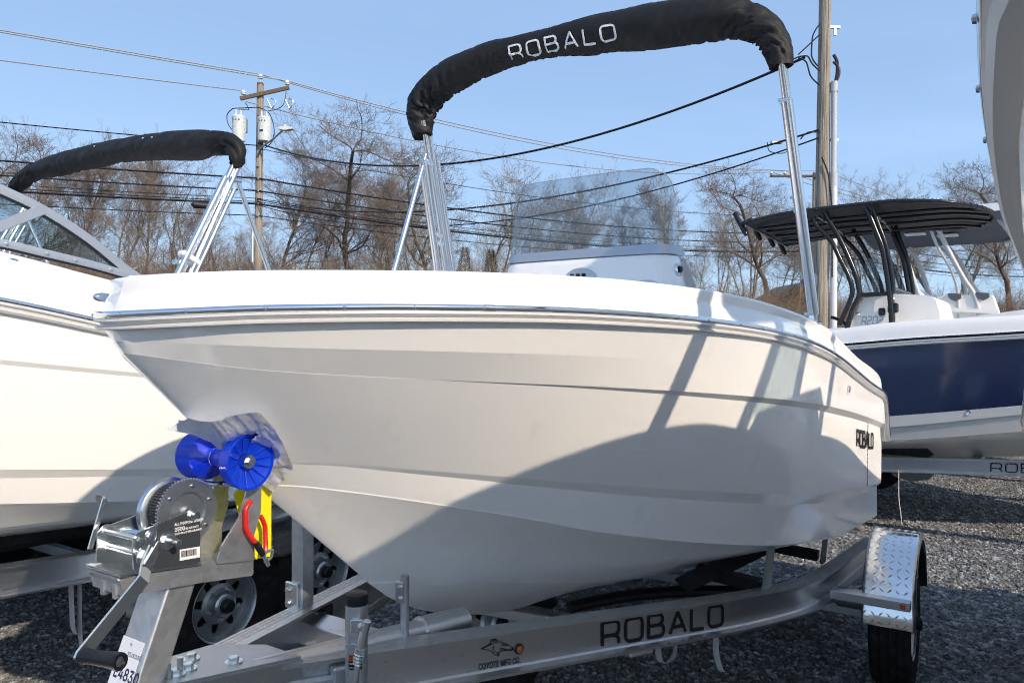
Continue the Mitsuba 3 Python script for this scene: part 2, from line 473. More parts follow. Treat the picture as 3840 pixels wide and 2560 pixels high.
# ------------------------------------------------------------------ the near boat
boat = thing('motor_boat', 'white open fishing boat in front with folded black bimini, on the aluminium trailer', 'boat')
L_ = 4.70
stem_z = table((0.0, 1.68), (0.021, 1.648), (0.073, 1.603), (0.106, 1.566), (0.208, 1.467), (0.333, 1.348), (0.432, 1.232), (0.71, 0.988), (0.81, 0.906), (0.923, 0.824), (1.038, 0.758),
               (1.276, 0.663), (1.514, 0.595), (1.716, 0.558), (2.015, 0.525), (3.2, 0.395), (4.7, 0.23))
sheer_w = half(1.016, 0.035, 2.6, 2.4, 0.62)
sheer_z = table((0, 1.688), (0.03, 1.695), (0.1, 1.702), (0.2, 1.709), (0.43, 1.715), (0.7, 1.717), (1.1, 1.709), (1.6, 1.687), (2.0, 1.657), (2.4, 1.616), (2.8, 1.565), (3.24, 1.493), (3.76, 1.407),
                (4.2, 1.343), (4.42, 1.308), (4.52, 1.27), (4.58, 1.18), (4.62, 1.08), (4.66, 1.02), (4.70, 1.005))
gun_w = half(0.985, 0.070, 2.4, 2.3, 0.61)
gun_z = table((0.03, 1.772), (0.06, 1.782), (0.1, 1.788), (0.15, 1.793), (0.31, 1.799), (0.62, 1.807), (0.9, 1.809), (1.2, 1.804), (1.6, 1.789), (2.0, 1.762), (2.3, 1.739), (2.7, 1.70), (3.07, 1.64),
              (3.52, 1.561), (4.2, 1.468), (4.45, 1.42), (4.56, 1.37), (4.62, 1.26), (4.66, 1.14), (4.70, 1.10))
knu_w, knu_z = half(1.0, 0.06, 2.7, 2.2, 0.74), table((0.06, 1.614), (0.25, 1.575), (0.5, 1.552), (1.0, 1.515), (1.6, 1.464), (2.4, 1.384), (3.2, 1.291), (4.0, 1.185), (4.7, 1.082))
knu_dw, knu_dz = table((0, 0), (0.45, 0), (0.8, 0.008), (1.6, 0.022), (2.4, 0.026), (4.7, 0.026)), table((0, 0.0005), (0.45, 0.0005), (0.8, 0.004), (1.0, 0.007), (1.6, 0.0155), (2.4, 0.023), (3.2, 0.027), (4.7, 0.027))
low_w, low_z = half(0.97, 0.335, 2.8, 2.0, 0.78), table((0.335, 1.336), (0.45, 1.331), (0.7, 1.292), (1.2, 1.202), (1.8, 1.099), (2.4, 1.002), (3.2, 0.883), (4.0, 0.774), (4.7, 0.690))
low_dw, low_dz = table((0.3, 0.001), (0.5, 0.010), (1.0, 0.024), (4.7, 0.026)), table((0.3, 0.002), (0.5, 0.007), (0.7, 0.012), (1.2, 0.025), (1.8, 0.037), (2.4, 0.045), (3.2, 0.046), (4.0, 0.040), (4.7, 0.026))
chine_w, chine_z = half(0.945, 0.40, 3.0, 2.0, 0.8), table((0.40, 1.268), (0.46, 1.262), (0.56, 1.241), (0.78, 1.183), (1.05, 1.106), (1.26, 1.041), (1.68, 0.934), (1.95, 0.873), (2.29, 0.803), (2.68, 0.735), (3.2, 0.655), (4.0, 0.55), (4.7, 0.468))
str_w, str_z = half(0.45, 0.82, 2.7, 2.0, 0.8), table((0.82, 0.90), (0.88, 0.893), (1.2, 0.822), (1.8, 0.692), (2.4, 0.598), (3.2, 0.50), (4.7, 0.335))
str_d = table((0.8, 0.0), (1.0, 0.010), (1.5, 0.030), (4.7, 0.034))
top_w = lambda t: np.maximum(sheer_w(t) - 0.020, 0.0)
side_top = (0.043, lambda t: np.maximum(half(1.009, 0.043, 2.6, 2.4, 0.625)(t), 0), lambda t: sheer_z(t) - 0.033)
sub = lambda f, g, k=1.0: (lambda t: np.maximum(f(t) - k * g(t), 0.0))
low_low = (0.345, sub(low_w, low_dw), lambda t: low_z(t) - low_dz(t))
chine_up = (0.402, lambda t: chine_w(t) + 0.0006, lambda t: chine_z(t) + 0.003)
knuckle_lo = (0.061, sub(knu_w, knu_dw), lambda t: knu_z(t) - knu_dz(t))
bulge = lambda k, a, b: (lambda t: np.exp(-((np.asarray(t) - a) / b) ** 2) * k * np.clip((np.asarray(t) - 0.08) * 12, 0, 1))
mid_lo = (0.19, lambda t: np.where(np.asarray(t) < 0.335, 0.5 * knuckle_lo[1](t), 0.5 * (low_w(t) + knuckle_lo[1](t))) * 1.0 + bulge(0.016, 0.75, 0.55)(t), lambda t: 0.5 * (low_z(t) + knuckle_lo[2](t)))
mid_up = (0.047, lambda t: 0.5 * (knu_w(t) + side_top[1](t)) + bulge(0.014, 0.45, 0.5)(t), lambda t: 0.5 * (knu_z(t) + side_top[2](t)))
sides_ = [low_low, (0.335, low_w, low_z), knuckle_lo, (0.06, knu_w, knu_z), mid_up, side_top]
loft([chine_up] + sides_, L_, BF, n=96).put(boat + '__hull', 'gelcoat', smooth=True, weld=False)
# the running bottom: keel, one lifting strake, chine flat
loft([(0.90, lambda t: 0 * t, stem_z), (0.83, lambda t: np.maximum(str_w(t) - str_d(t) * 0.2, 0), lambda t: str_z(t) - 0.004 - 0.006 * (t > 1)), (0.82, lambda t: str_w(t) + str_d(t) * 0.75, lambda t: str_z(t) + 0.004),
      (0.40, chine_w, chine_z), chine_up], L_, BF, n=70).put(boat + '__hull__bottom', 'hull_bottom', smooth=True, weld=False, label='bare moulded bottom with lifting strakes')

# deck cap and cockpit liner


def deck_rows(s):
    v = np.linspace(0, 1, 90) ** 1.9
    t, tg = 0.035 + (L_ - 0.035) * v, 0.070 + (L_ - 0.070) * v
    w, z, wg, zg = sheer_w(t), sheer_z(t), gun_w(tg), gun_z(tg)
    k = np.clip((t - 0.35) / 0.5, 0, 1); k = k * k * (3 - 2 * k)
    end = np.clip((L_ - t) / 0.5, 0, 1)
    drop = (0.16 + 0.46 * np.clip((t - 1.5) / 0.7, 0, 1)) * k * end
    h = np.maximum(zg - z, 0.03)
    rows = []
    for f, inset, b in ((0.0, 0.002, 0.06), (0.05, 0.004, 0.12), (0.15, 0.007, 0.30), (0.30, 0.009, 0.46), (0.42, 0.013, 0.52), (0.50, 0.012, 0.66), (0.62, 0.004, 0.86), (0.80, 0.0, 0.955), (1.0, 0.008, 0.993), (1.0, 0.032, 1.0), (1.0, 0.165, 1.03), (1.0, 0.195, 0.95)):
        rows.append((t + (tg - t) * f, w * (1 - f) + wg * f - inset, z + h * b))
    rows += [(tg, wg - 0.20, z + h - 0.03 * k), (tg, wg - 0.23, z + h - drop - 0.002), (tg, 0 * w, z + h - drop)]
    return [np.stack([a, s * np.maximum(b, 0), c], 1) for a, b, c in rows]


mb = MB(BF)
for s in (1, -1):
    mb.grid(deck_rows(s) if s > 0 else deck_rows(s)[::-1])
mb.put(boat + '__deck', 'gelcoat', smooth=32)

# rub rail: white vinyl body with two lips, chrome half-round insert, screws
rp, rn = rail_path(sheer_w, sheer_z, 0.035, L_, n=130)
mb = MB(BF)
K7 = 0.70
sweep(mb, rp, rn, [(a_ * K7, b_ * K7) for a_, b_ in [(-0.02, 0.014), (0.006, 0.015), (0.013, 0.012), (0.015, 0.006), (0.015, -0.009), (0.018, -0.013), (0.0185, -0.018), (0.015, -0.0205), (0.003, -0.0225), (0.000, -0.029), (0.003, -0.0345), (0.0125, -0.036), (0.016, -0.0385), (0.015, -0.043), (0.008, -0.046), (-0.02, -0.0465)]])
mb.put(boat + '__rub_rail', 'vinyl_white', smooth=40)
mb = MB(BF); th = np.linspace(-math.pi / 2, math.pi / 2, 9)
sweep(mb, rp, rn, [(0.0090 + 0.0070 * math.cos(x), 0.0018 + 0.0085 * math.sin(x)) for x in th])
mb.put(boat + '__rub_rail__chrome_insert', 'chrome', smooth=50)
dist = np.r_[0, np.cumsum(np.linalg.norm(np.diff(rp, axis=0), axis=1))]
for s_ in np.arange(dist[129] - 3.3, dist[129] + 0.35, 0.163):
    i = int(np.searchsorted(dist, s_)); n3 = np.r_[rn[i], 0.0]
    c = rp[i] + n3 * 0.0148 + [0, 0, 0.0018]
    mb = MB(BF); mb.lathe([(0.0042, 0), (0.0042, 0.0014), (0.0030, 0.0028), (0.0012, 0.0033), (0.0012, 0.0022), (0, 0.0022)], c, n3, 10)
    mb.put(boat + '__rub_rail__screw', 'steel', smooth=40)
mb = MB(BF)                      # joint sleeve in the insert
i = int(np.searchsorted(dist, dist[129] - 0.88)); sweep(mb, rp[i:i + 2], rn[i:i + 2], [(0.0091 + 0.0075 * math.cos(x), 0.0018 + 0.0090 * math.sin(x)) for x in th]); mb.put(boat + '__rub_rail__joint', 'steel')

# lettering on the quarter


def hull_side(t, k, off=0.0):
    """A point of the port topside at t, k from the lower knuckle (0) to the upper one (1)."""
    t = np.asarray(t, float); w0, z0, w1, z1 = low_w(t), low_z(t), knuckle_lo[1](t), knuckle_lo[2](t)
    return np.stack([t, w0 + (w1 - w0) * k + off, z0 + (z1 - z0) * k], -1)


polys, wid = wide_text('ROBALO', 0.088, 0.018, gap=0.16)
for g in polys:
    m = trimesh.creation.extrude_polygon(g, 0.004, engine='earcut').subdivide(); v = np.array(m.vertices)
    mb = MB(BF); mb.add(hull_side(3.62 + v[:, 0] * (0.66 / wid), 0.62 + v[:, 1] / 0.39, 0.0015 + v[:, 2]), m.faces)
    mb.put(boat + '__hull__lettering', 'black_paint', smooth=False)
mb = MB(BF); c = hull_side(3.13, 1.0)[None][0]; c = np.array([3.13, knu_w(3.13) + 0.012, 1.405])
mb.lathe([(0.008, -0.01), (0.008, 0.002), (0.014, 0.004), (0.018, 0.001), (0.018, -0.004)], c, [0, 1, -0.1], 16); mb.put(boat + '__hull__drain_fitting', 'chrome')
mb = MB(BF); seam = np.array([[4.05, hull_side(4.05, k)[1] + 0.0005, hull_side(4.05, k)[2]] for k in np.linspace(0.02, 1, 8)]); mb.tube(seam, 0.0025, 5); mb.put(boat + '__hull__seam', 'dark_print')
# starboard-bow and port-quarter cleats, bow light
for t_, w_ in ((3.75, 0.93), (1.15, 0.78)):
    z_ = float(gun_z(t_)); mb = MB(BF)
    if t_ > 2:
        mb.cyl((t_ - 0.03, w_, z_), (t_ - 0.03, w_, z_ + 0.03), 0.008, 10).cyl((t_ + 0.03, w_, z_), (t_ + 0.03, w_, z_ + 0.03), 0.008, 10).tube([(t_ - 0.09, w_, z_ + 0.028), (t_ - 0.04, w_, z_ + 0.035), (t_ + 0.04, w_, z_ + 0.035), (t_ + 0.09, w_, z_ + 0.028)], [0.004, 0.009, 0.009, 0.004], 8)
    else:
        mb.lathe([(0, 0.012), (0.02, 0.010), (0.03, 0.003), (0.032, 0.0)], (t_, w_, z_), (0, 0, 1), 16)
    mb.put(boat + '__cleat', 'chrome')
mb = MB(BF); mb.add(*[(np.array(trimesh.creation.icosphere(2).vertices) * [0.026, 0.011, 0.012] + [0.165, -0.285, 1.752]), np.array(trimesh.creation.icosphere(2).faces)])
mb.put(boat + '__bow_light', 'chrome', smooth=True)

# console


def console_ring(t_front, hw, z, r, back, n=7):
    """Half outline of the console seen from above: straight front, rounded corners, sides running aft."""
    p = [(back, -hw)] + [(t_front + r - r * math.sin(a), -hw + r - r * math.cos(a)) for a in np.linspace(0, math.pi / 2, n)]
    p += [(t_front + 0.012 * (1 - (x / (hw - r)) ** 2) * -1, x) for x in np.linspace(-(hw - r), hw - r, 9)[1:-1]]
    p += [(t_front + r - r * math.cos(a), hw - r + r * math.sin(a)) for a in np.linspace(0, math.pi / 2, n)] + [(back, hw)]
    return np.array([(a, b, z) for a, b in p])


mb = MB(BF)
rings = [console_ring(2.13, 0.475, 1.25, 0.10, 2.62), console_ring(2.15, 0.468, 1.60, 0.10, 2.60), console_ring(2.185, 0.452, 1.90, 0.10, 2.50), console_ring(2.20, 0.440, 1.985, 0.10, 2.44), console_ring(2.207, 0.430, 2.018, 0.10, 2.42), console_ring(2.212, 0.424, 2.022, 0.10, 2.41)]
mb.grid(rings, closed=True)
m_ = len(rings[0]); top = rings[-1]
mb.add(np.vstack([top, [[2.3, 0, 2.03]]]), [[i, (i + 1) % m_, m_] for i in range(m_)])
mb.put(boat + '__console', 'gelcoat_clean', smooth=40)
mb = MB(BF)
mb.grid([console_ring(2.203, 0.436, 2.024, 0.10, 2.40), console_ring(2.213, 0.430, 2.066, 0.10, 2.39), console_ring(2.228, 0.415, 2.066, 0.09, 2.39), console_ring(2.228, 0.415, 2.024, 0.09, 2.39)]); mb.put(boat + '__console__trim', 'alu_frame', smooth=35)
mb = MB(BF)
g0 = console_ring(2.219, 0.423, 2.060, 0.085, 2.345, n=12)
arc_ = np.r_[0, np.cumsum(np.linalg.norm(np.diff(g0[:, :2], axis=0), axis=1))]; edge = np.minimum(arc_, arc_[-1] - arc_)
hts = 0.345 - 0.115 * np.clip(1 - edge / 0.20, 0, 1) ** 2.4
rows = [np.stack([g0[:, 0] + 0.012 * k, g0[:, 1] * (1 - 0.035 * k), g0[:, 2] + k * hts], 1) for k in np.linspace(0, 1, 9)]
mb.grid(rows); mb.put(boat + '__console__windshield', 'glass_console', smooth=True, label='clear smoked wraparound windshield on the console')
mb = MB(BF); mb.tube(rows[-1], 0.0022, 6); mb.put(boat + '__console__windshield_edge', 'alu_frame')
mb = MB(BF); c0 = (2.177, 0.02, 1.915)
e_ = affinity.scale(Point(0, 0).buffer(1, quad_segs=10), 0.085, 0.062)
mb.prism(e_, 0.006, c0, (0, 1, 0), (0.1, 0, 1), (-1, 0, 0.1)); mb.put(boat + '__console__badge', 'alu_frame', smooth=False, label='oval grey badge with dark bars')
mb = MB(BF)
for x in (-0.042, -0.012, 0.018):
    mb.prism([(x, -0.04), (x + 0.018, -0.04), (x + 0.010, 0.035), (x - 0.008, 0.035)], 0.003, (2.1705, 0.02, 1.915), (0, 1, 0), (0.1, 0, 1), (-1, 0, 0.1))
mb.put(boat + '__console__badge_bars', 'dark_print', smooth=False)
mb = MB(BF); c0 = np.array([2.285, 0.446, 1.955]); nn = np.array([-0.18, 0.97, 0.1])
mb.lathe([(0.028, -0.01), (0.030, 0.004), (0.027, 0.010), (0.022, 0.012), (0.022, 0.006), (0, 0.006)], c0, nn, 20); mb.put(boat + '__console__fitting', 'chrome', label='chrome ringed square fitting on the console corner')
mb = MB(BF); mb.box(c0 + nn * 0.009, (0.026, 0.012, 0.030), ch=0.003); mb.put(boat + '__console__fitting_core', 'dark_print')

# bimini: boot round the folded canvas, pole bundles, braces
rng = np.random.default_rng(5)


def canvas_boot(mb, path, rad, seed, n=150, sides=30, fold=0.020):
    p = spline(path, n); r0 = PchipInterpolator(np.linspace(0, 1, len(rad)), rad)(np.linspace(0, 1, n))
    tan = np.gradient(p, axis=0); tan /= np.linalg.norm(tan, axis=1, keepdims=True)
    a = np.tile(np.array([1.0, 0, 0]), (n, 1)); a -= tan * (a * tan).sum(1, keepdims=True); a /= np.linalg.norm(a, axis=1, keepdims=True); b = np.cross(tan, a)
    ang = np.arange(sides) * 2 * np.pi / sides
    s = np.r_[0, np.cumsum(np.linalg.norm(np.diff(p, axis=0), axis=1))]
    S, A2 = np.meshgrid(s, ang, indexing='ij')
    q = np.stack([S * 6 + np.sin(A2) * 1.3, np.cos(A2) * 0.9, np.sin(A2) * 0.9], -1)
    w1 = meshkit.fbm(q * np.array([1.0, 1.0, 1.0]), 4, seed) - 0.5
    q2 = np.stack([S * 26 + np.sin(A2 + 0.8) * 2.6, np.cos(A2) * 0.9, np.sin(A2) * 0.9], -1)
    crease = np.abs(meshkit.fbm(q2, 3, seed + 7) - 0.5)
    bend = np.linalg.norm(np.gradient(tan, axis=0), axis=1) / np.gradient(s); bend = np.clip(np.convolve(bend, np.ones(15) / 15, 'same') / 4, 0, 1.4)[:, None]
    low = 0.4 + 0.6 * np.clip(0.5 - 0.8 * np.sin(A2 * 1.0 + 0.0), 0, 1)
    R = r0[:, None] * (1 + 0.13 * w1 + 0.015 * np.sin(S * 23 + seed)) - fold * (0.45 + bend) * np.clip(0.10 - crease, 0, 0.1) * 10 * low
    seam = np.exp(-((S - s[-1] * 0.12) / 0.006) ** 2) + np.exp(-((S - s[-1] * 0.83) / 0.006) ** 2)
    R = R - 0.005 * seam
    v = p[:, None] + R[..., None] * (np.cos(A2)[..., None] * a[:, None] * 1.0 + np.sin(A2)[..., None] * b[:, None] * 1.04)
    v[..., 2] -= 0.012 * np.clip(0.4 - (v[..., 2] - p[:, None, 2]) / r0[:, None], 0, 1) * (meshkit.noise(np.stack([S * 4, 0 * S, 0 * S], -1), seed) - 0.3) * 2
    mb.grid(v, closed=True)
    for e in (0, n - 1):
        k = len(v[0]); inner = p[e] + (v[e] - p[e]) * 0.75 - tan[e] * (0.02 if e == 0 else -0.02) * -1
        mb.grid([v[e], inner], closed=True)
        mb.add(np.vstack([inner, p[e] + (inner.mean(0) - p[e])]), [[j, (j + 1) % k, k] for j in range(k)])
    return p, r0, v


mb = MB(BF)
bp, br, bv = canvas_boot(mb, [(2.2, 0.905, 2.725), (2.2, 0.89, 2.80), (2.2, 0.838, 2.885), (2.2, 0.743, 2.95), (2.2, 0.635, 2.98), (2.2, 0.484, 3.002), (2.2, 0.2, 3.028), (2.2, -0.09, 3.053), (2.2, -0.434, 3.060), (2.2, -0.676, 3.022), (2.2, -0.847, 2.965), (2.2, -0.941, 2.864), (2.2, -0.932, 2.72)],
                         [0.046, 0.066, 0.084, 0.092, 0.090, 0.082, 0.070, 0.063, 0.066, 0.078, 0.086, 0.085, 0.050], 11)
mb.put(boat + '__bimini_boot', 'canvas', smooth=True, label='black canvas boot round the folded bimini top')
mb = MB(BF)
for i in (30, 52, 80, 108):      # snap studs along the upper seam
    q = bv[i][int(np.argmax(bv[i][:, 2] - 0.6 * (bv[i][:, 0] - 2.2)))]
    mb.lathe([(0.006, 0), (0.005, 0.003), (0, 0.004)], q, (-0.6, 0, 0.8), 8)
mb.put(boat + '__bimini_boot__snaps', 'steel')
polys, wid = wide_text('ROBALO', 0.062, 0.0085, gap=0.36)
bs = bp[:, 1]
for g in polys:
    m = trimesh.creation.extrude_polygon(g.simplify(0.0004), 0.003, engine='earcut').subdivide(); v = np.array(m.vertices)
    w_ = -0.345 + v[:, 0] * (0.575 / wid)
    idx = np.interp(-w_, -bs[12:-12], np.arange(12, len(bs) - 12)); i0 = np.clip(idx.astype(int), 0, len(bs) - 2); fr = (idx - i0)[:, None]
    cen = bp[i0] * (1 - fr) + bp[i0 + 1] * fr; rad = br[i0] * (1 - fr[:, 0]) + br[i0 + 1] * fr[:, 0]
    phi = (v[:, 1] - 0.066) / rad
    rr = rad * 1.045 + 0.004 + v[:, 2]
    out = np.stack([cen[:, 0] - rr * np.cos(phi), w_, cen[:, 2] + rr * np.sin(phi) * 1.04], 1)
    # lie on the cloth: take the sheet's own distance in that direction
    for k in range(len(out)):
        ring = bv[i0[k]]; d = ring - bp[i0[k]]; an = np.arctan2(d[:, 2], -d[:, 0]); o = np.argsort(an)
        r_here = np.interp(phi[k], an[o], np.linalg.norm(d[o], axis=1), period=2 * np.pi) + 0.0025 + v[k, 2]
        out[k] = [cen[k, 0] - r_here * math.cos(phi[k]), w_[k], cen[k, 2] + r_here * math.sin(phi[k])]
    mb = MB(BF); mb.add(out, m.faces); mb.put(boat + '__bimini_boot__lettering', 'white_print', smooth=False)


def pole(key, a, b, r, mat='alu_tube', n=2, sides=16):
    mb = MB(BF); mb.tube(np.linspace(a, b, n), r, sides); mb.put(key, mat, smooth=40)


for s in (1, -1):
    foot = np.array([2.50, 0.965 * s, 1.735]); head = np.array([2.17, 0.905 * s, 2.80])
    mid = foot + (head - foot) * 0.80
    pole(boat + '__bimini_leg', foot + [0.005, 0, 0.03], head, 0.0150)
    pole(boat + '__bimini_leg', foot + [-0.055, 0.012 * s, 0.02], mid + [-0.042, 0.010 * s, 0], 0.0225)
    pole(boat + '__bimini_leg', foot + [0.052, 0.0, -0.04], head + [0.040, 0, 0], 0.0135)
    pole(boat + '__bimini_leg', foot + [0.088, -0.01 * s, -0.06], mid + [0.062, -0.004 * s, 0.04], 0.0130)
    for k_ in (0.97, 0.55, 0.50):
        c = foot + (head - foot) * (0.80 * k_ / 0.97); mb = MB(BF)
        mb.box(c + [-0.015, 0, 0], (0.075 if k_ > 0.9 else 0.05, 0.034, 0.022), ch=0.005).cyl(c + [-0.05, -0.022, 0.006], c + [-0.05, 0.022, 0.006], 0.006, 8)
        mb.put(boat + '__bimini_clamp', 'steel')
    c = foot + (head - foot) * 0.155; mb = MB(BF)
    mb.tube([c + [0.062 * math.cos(x) - 0.002, 0.026 * math.sin(x), 0] for x in np.linspace(0, 2 * math.pi, 25)], 0.0012, 4, cap=False)
    ring = [(0.072 * math.cos(x), 0.030 * math.sin(x)) for x in np.linspace(0, 2 * math.pi, 33)[:-1]]
    mb.prism(Polygon(ring).difference(Polygon([(0.966 * x, 0.94 * y) for x, y in ring])), 0.036, c + [0.012, 0, -0.018], (1, 0, -0.25), (0, 1, 0), (0.3, 0, 1)); mb.put(boat + '__bimini_strap', 'strap')
    mb = MB(BF); mb.box((2.50, 0.965 * s, float(gun_z(2.5)) - 0.004), (0.11, 0.06, 0.012), ch=0.004).box((2.46, 0.965 * s, 1.745), (0.024, 0.020, 0.05), ch=0.004).cyl((2.46, 0.94 * s, 1.755), (2.46, 0.99 * s, 1.755), 0.008, 10).lathe([(0.018, 0), (0.018, 0.025), (0.014, 0.03), (0, 0.03)], (2.448, 0.977 * s, 1.765), (-0.3, 0, 1), 14)
    mb.put(boat + '__bimini_foot', 'chrome')
pole(boat + '__bimini_brace', (1.86, -0.92, 1.74), (2.235, -0.925, 2.68), 0.0125)

# ------------------------------------------------------------------ the near trailer
trl = thing('boat_trailer', 'bright aluminium boat trailer with winch post and blue bow roller, under the nearest boat', 'trailer')
TK, TC = 0.1173, 0.879
rail_z = lambda t: TC - TK * np.asarray(t, float)


def rail_plan(n=90):
    """Outer edge of the port rail seen from above: straight out from the tongue, a bend, straight aft."""
    a = np.array([[q, 0.389 * q - 0.017] for q in np.linspace(0.2, 1.95, 15)] + [[2.08, 0.789], [2.20, 0.829], [2.42, 0.892], [2.62, 0.936], [2.85, 0.957], [3.1, 0.967], [3.5, 0.970], [4.55, 0.970]])
    t = np.r_[np.linspace(0.24, 1.95, 20), np.linspace(2.0, 3.2, 45), np.linspace(3.3, 4.55, 12)]
    return t, PchipInterpolator(a[:, 0], a[:, 1])(t)


def i_beam(mb, pts, nrm, h=0.131, fl=0.084, web=0.006, ft=0.009, grooves=True):
    """pts: outer top edge; nrm: horizontal outward normals; an I section hanging below, with three grooves in its top."""
    def P_(a, b):
        return np.stack([pts[:, 0] + nrm[:, 0] * a, pts[:, 1] + nrm[:, 1] * a, pts[:, 2] + b], 1)
    m = -fl / 2
    prof = [(0, 0.0), ]
    if grooves:
        for g in (-0.013, -0.030, -0.047):
            prof += [(g + 0.0022, 0.0), (g + 0.0012, -0.004), (g - 0.0012, -0.004), (g - 0.0022, 0.0)]
    prof += [(-fl, 0.0), (-fl, -ft), (m - web / 2 - 0.006, -ft - 0.001), (m - web / 2, -ft - 0.007), (m - web / 2, -h + ft + 0.007), (m - web / 2 - 0.006, -h + ft + 0.001), (-fl, -h + ft), (-fl, -h), (0, -h), (0, -h + ft),
             (m + web / 2 + 0.006, -h + ft + 0.001), (m + web / 2, -h + ft + 0.007), (m + web / 2, -ft - 0.007), (m + web / 2 + 0.006, -ft - 0.001), (0, -ft)]
    rows = [P_(a, b) for a, b in prof]
    mb.grid(np.array(rows + [rows[0]]).transpose(1, 0, 2))
    for e in (0, -1):
        q = np.array([r[e] for r in rows]); mb.grid([q, np.tile(q.mean(0), (len(q), 1))])


for s in (1, -1):
    t, w = rail_plan(); pts = np.stack([t, s * w, rail_z(t)], 1)
    d = np.gradient(pts[:, :2], axis=0); d /= np.linalg.norm(d, axis=1, keepdims=True); nr = np.stack([-d[:, 1], d[:, 0]], 1) * s
    mb = MB(BF); i_beam(mb, pts, nr); mb.put(trl + '__rail', 'aluminium', smooth=24)

RD = np.array([1.0, 0.389, -TK]); RN = np.array([-0.389, 1.0, 0]) / math.hypot(0.389, 1); RU = np.array([0, 0, 1.0])


def on_rail(t, dz, off=0.0):
    """A point on the outer face of the port rail's web."""
    return np.array([t, 0.389 * t - 0.017, TC - TK * t + dz]) + RN * (-0.039 + off)


polys, wid = wide_text('ROBALO', 0.078, 0.0125, gap=0.24)
for g in polys:
    mb = MB(BF); mb.prism(g.simplify(0.0005), 0.003, on_rail(1.415, -0.104, 0.0004), RD * (0.60 / wid), RU, RN); mb.put(trl + '__rail__raised_letter', 'black_paint', smooth=False)
# the maker's mark: a wild dog's head in line, its lettering, a round amber lamp
HEAD = [[(0.02, 0.48), (0.30, 0.66), (0.33, 1.0), (0.52, 0.74), (0.66, 0.62), (0.80, 0.50), (0.98, 0.30), (0.99, 0.22), (0.86, 0.20), (0.78, 0.24), (0.62, 0.25), (0.54, 0.20), (0.55, 0.03), (0.40, 0.16), (0.33, 0.30), (0.20, 0.40), (0.02, 0.48)],
        [(0.06, 0.48), (0.24, 0.58), (0.42, 0.66), (0.55, 0.66)], [(0.33, 0.95), (0.40, 0.72)], [(0.37, 0.90), (0.47, 0.72)], [(0.60, 0.52), (0.72, 0.46), (0.80, 0.47)], [(0.62, 0.58), (0.76, 0.50)], [(0.56, 0.36), (0.66, 0.36), (0.78, 0.28), (0.92, 0.26)],
        [(0.40, 0.52), (0.36, 0.40), (0.44, 0.26), (0.54, 0.10)], [(0.60, 0.31), (0.66, 0.30)], [(0.68, 0.29), (0.74, 0.27)]]
mk = unary_union([LineString(l).buffer(0.016 if i == 0 else 0.013, quad_segs=2) for i, l in enumerate(HEAD)] + [Polygon([(0.345, 0.93), (0.355, 0.74), (0.46, 0.72)]), Point(0.965, 0.27).buffer(0.035)])
mb = MB(BF); mb.prism(affinity.scale(mk, 0.115, 0.068, origin=(0, 0)), 0.0012, on_rail(0.955, -0.083, 0.0004), RD, RU, RN); mb.put(trl + '__rail__emblem', 'dark_print', smooth=False, label='black line emblem of a snarling wild dog head')
mb = MB(BF); flat_text(mb, 'COYOTE MFG CO.', 0.0175, on_rail(0.948, -0.112, 0.0004), RD * 0.70, RU, RN, bold=True); mb.put(trl + '__rail__lettering', 'dark_print', smooth=False)
for key, c, n_ in ((trl + '__marker_lamp', on_rail(1.088, -0.068), RN),):
    mb = MB(BF); mb.lathe([(0.0165, 0), (0.0165, 0.006), (0.0125, 0.008), (0.0125, 0.004)], c, n_, 20); mb.put(key, 'black_plastic')
    mb = MB(BF); mb.lathe([(0.0124, 0.004), (0.0118, 0.009), (0.007, 0.012), (0, 0.013)], c, n_, 18); mb.put(key + '__lens', 'amber', smooth=True, label='round amber lens')

# tongue plate, bolts, inner drawbar, cross members
mb = MB(BF)
mb.prism([(0.10, -0.075), (0.34, -0.095), (0.44, 0.0), (0.44, 0.135), (0.10, 0.075)], 0.010, (0, 0, TC + 0.003), (1, 0, -TK), (0, 1, 0), (0, 0, 1))
mb.prism([(0.10, 0.074), (0.44, 0.134), (0.44, 0.142), (0.10, 0.082)], 0.09, (0, 0, TC - 0.084), (1, 0, -TK), (0, 1, 0), (0, 0, 1))
mb.put(trl + '__tongue_plate', 'zinc_dull', smooth=20)
for (a, b) in ((0.245, -0.035), (0.30, 0.055), (0.20, 0.02), (0.16, 0.035)):
    mb = MB(BF); z = TC + 0.013 - TK * a
    mb.lathe([(0, 0.003), (0.021, 0.003), (0.021, 0), (0.019, 0)], (a, b, z), (0, 0, 1), 20).lathe([(0.0125, 0.003), (0.0125, 0.013), (0.011, 0.0145), (0, 0.0145)], (a, b, z), (0, 0, 1), 6)
    if a < 0.21:
        mb.cyl((a - 0.02, b, z), (a - 0.02, b, z + 0.035), 0.007, 10)
    mb.put(trl + '__bolt', 'zinc', smooth=25)
mb = MB(BF); a = np.array([0.34, 0.075, TC - 0.062]); b = np.array([0.86, 0.175, TC - 0.105]); mb.tube(np.linspace(a, b, 2), 0.036, 24).tube([b, b + [0.17, 0.033, -0.014]], 0.044, 20); mb.put(trl + '__drawbar_tube', 'aluminium')
mb = MB(BF); mb.tube(np.linspace([0.10, 0, TC - 0.07], [-0.95, 0, 0.70], 2), 0.05, 4); mb.put(trl + '__coupler_bar', 'galvanised', smooth=10)
mb = MB(BF); mb.box((0.80, -0.05, 0.72), (0.10, 0.42, 0.07), ch=0.004); mb.put(trl + '__cross_plate', 'aluminium', smooth=10)


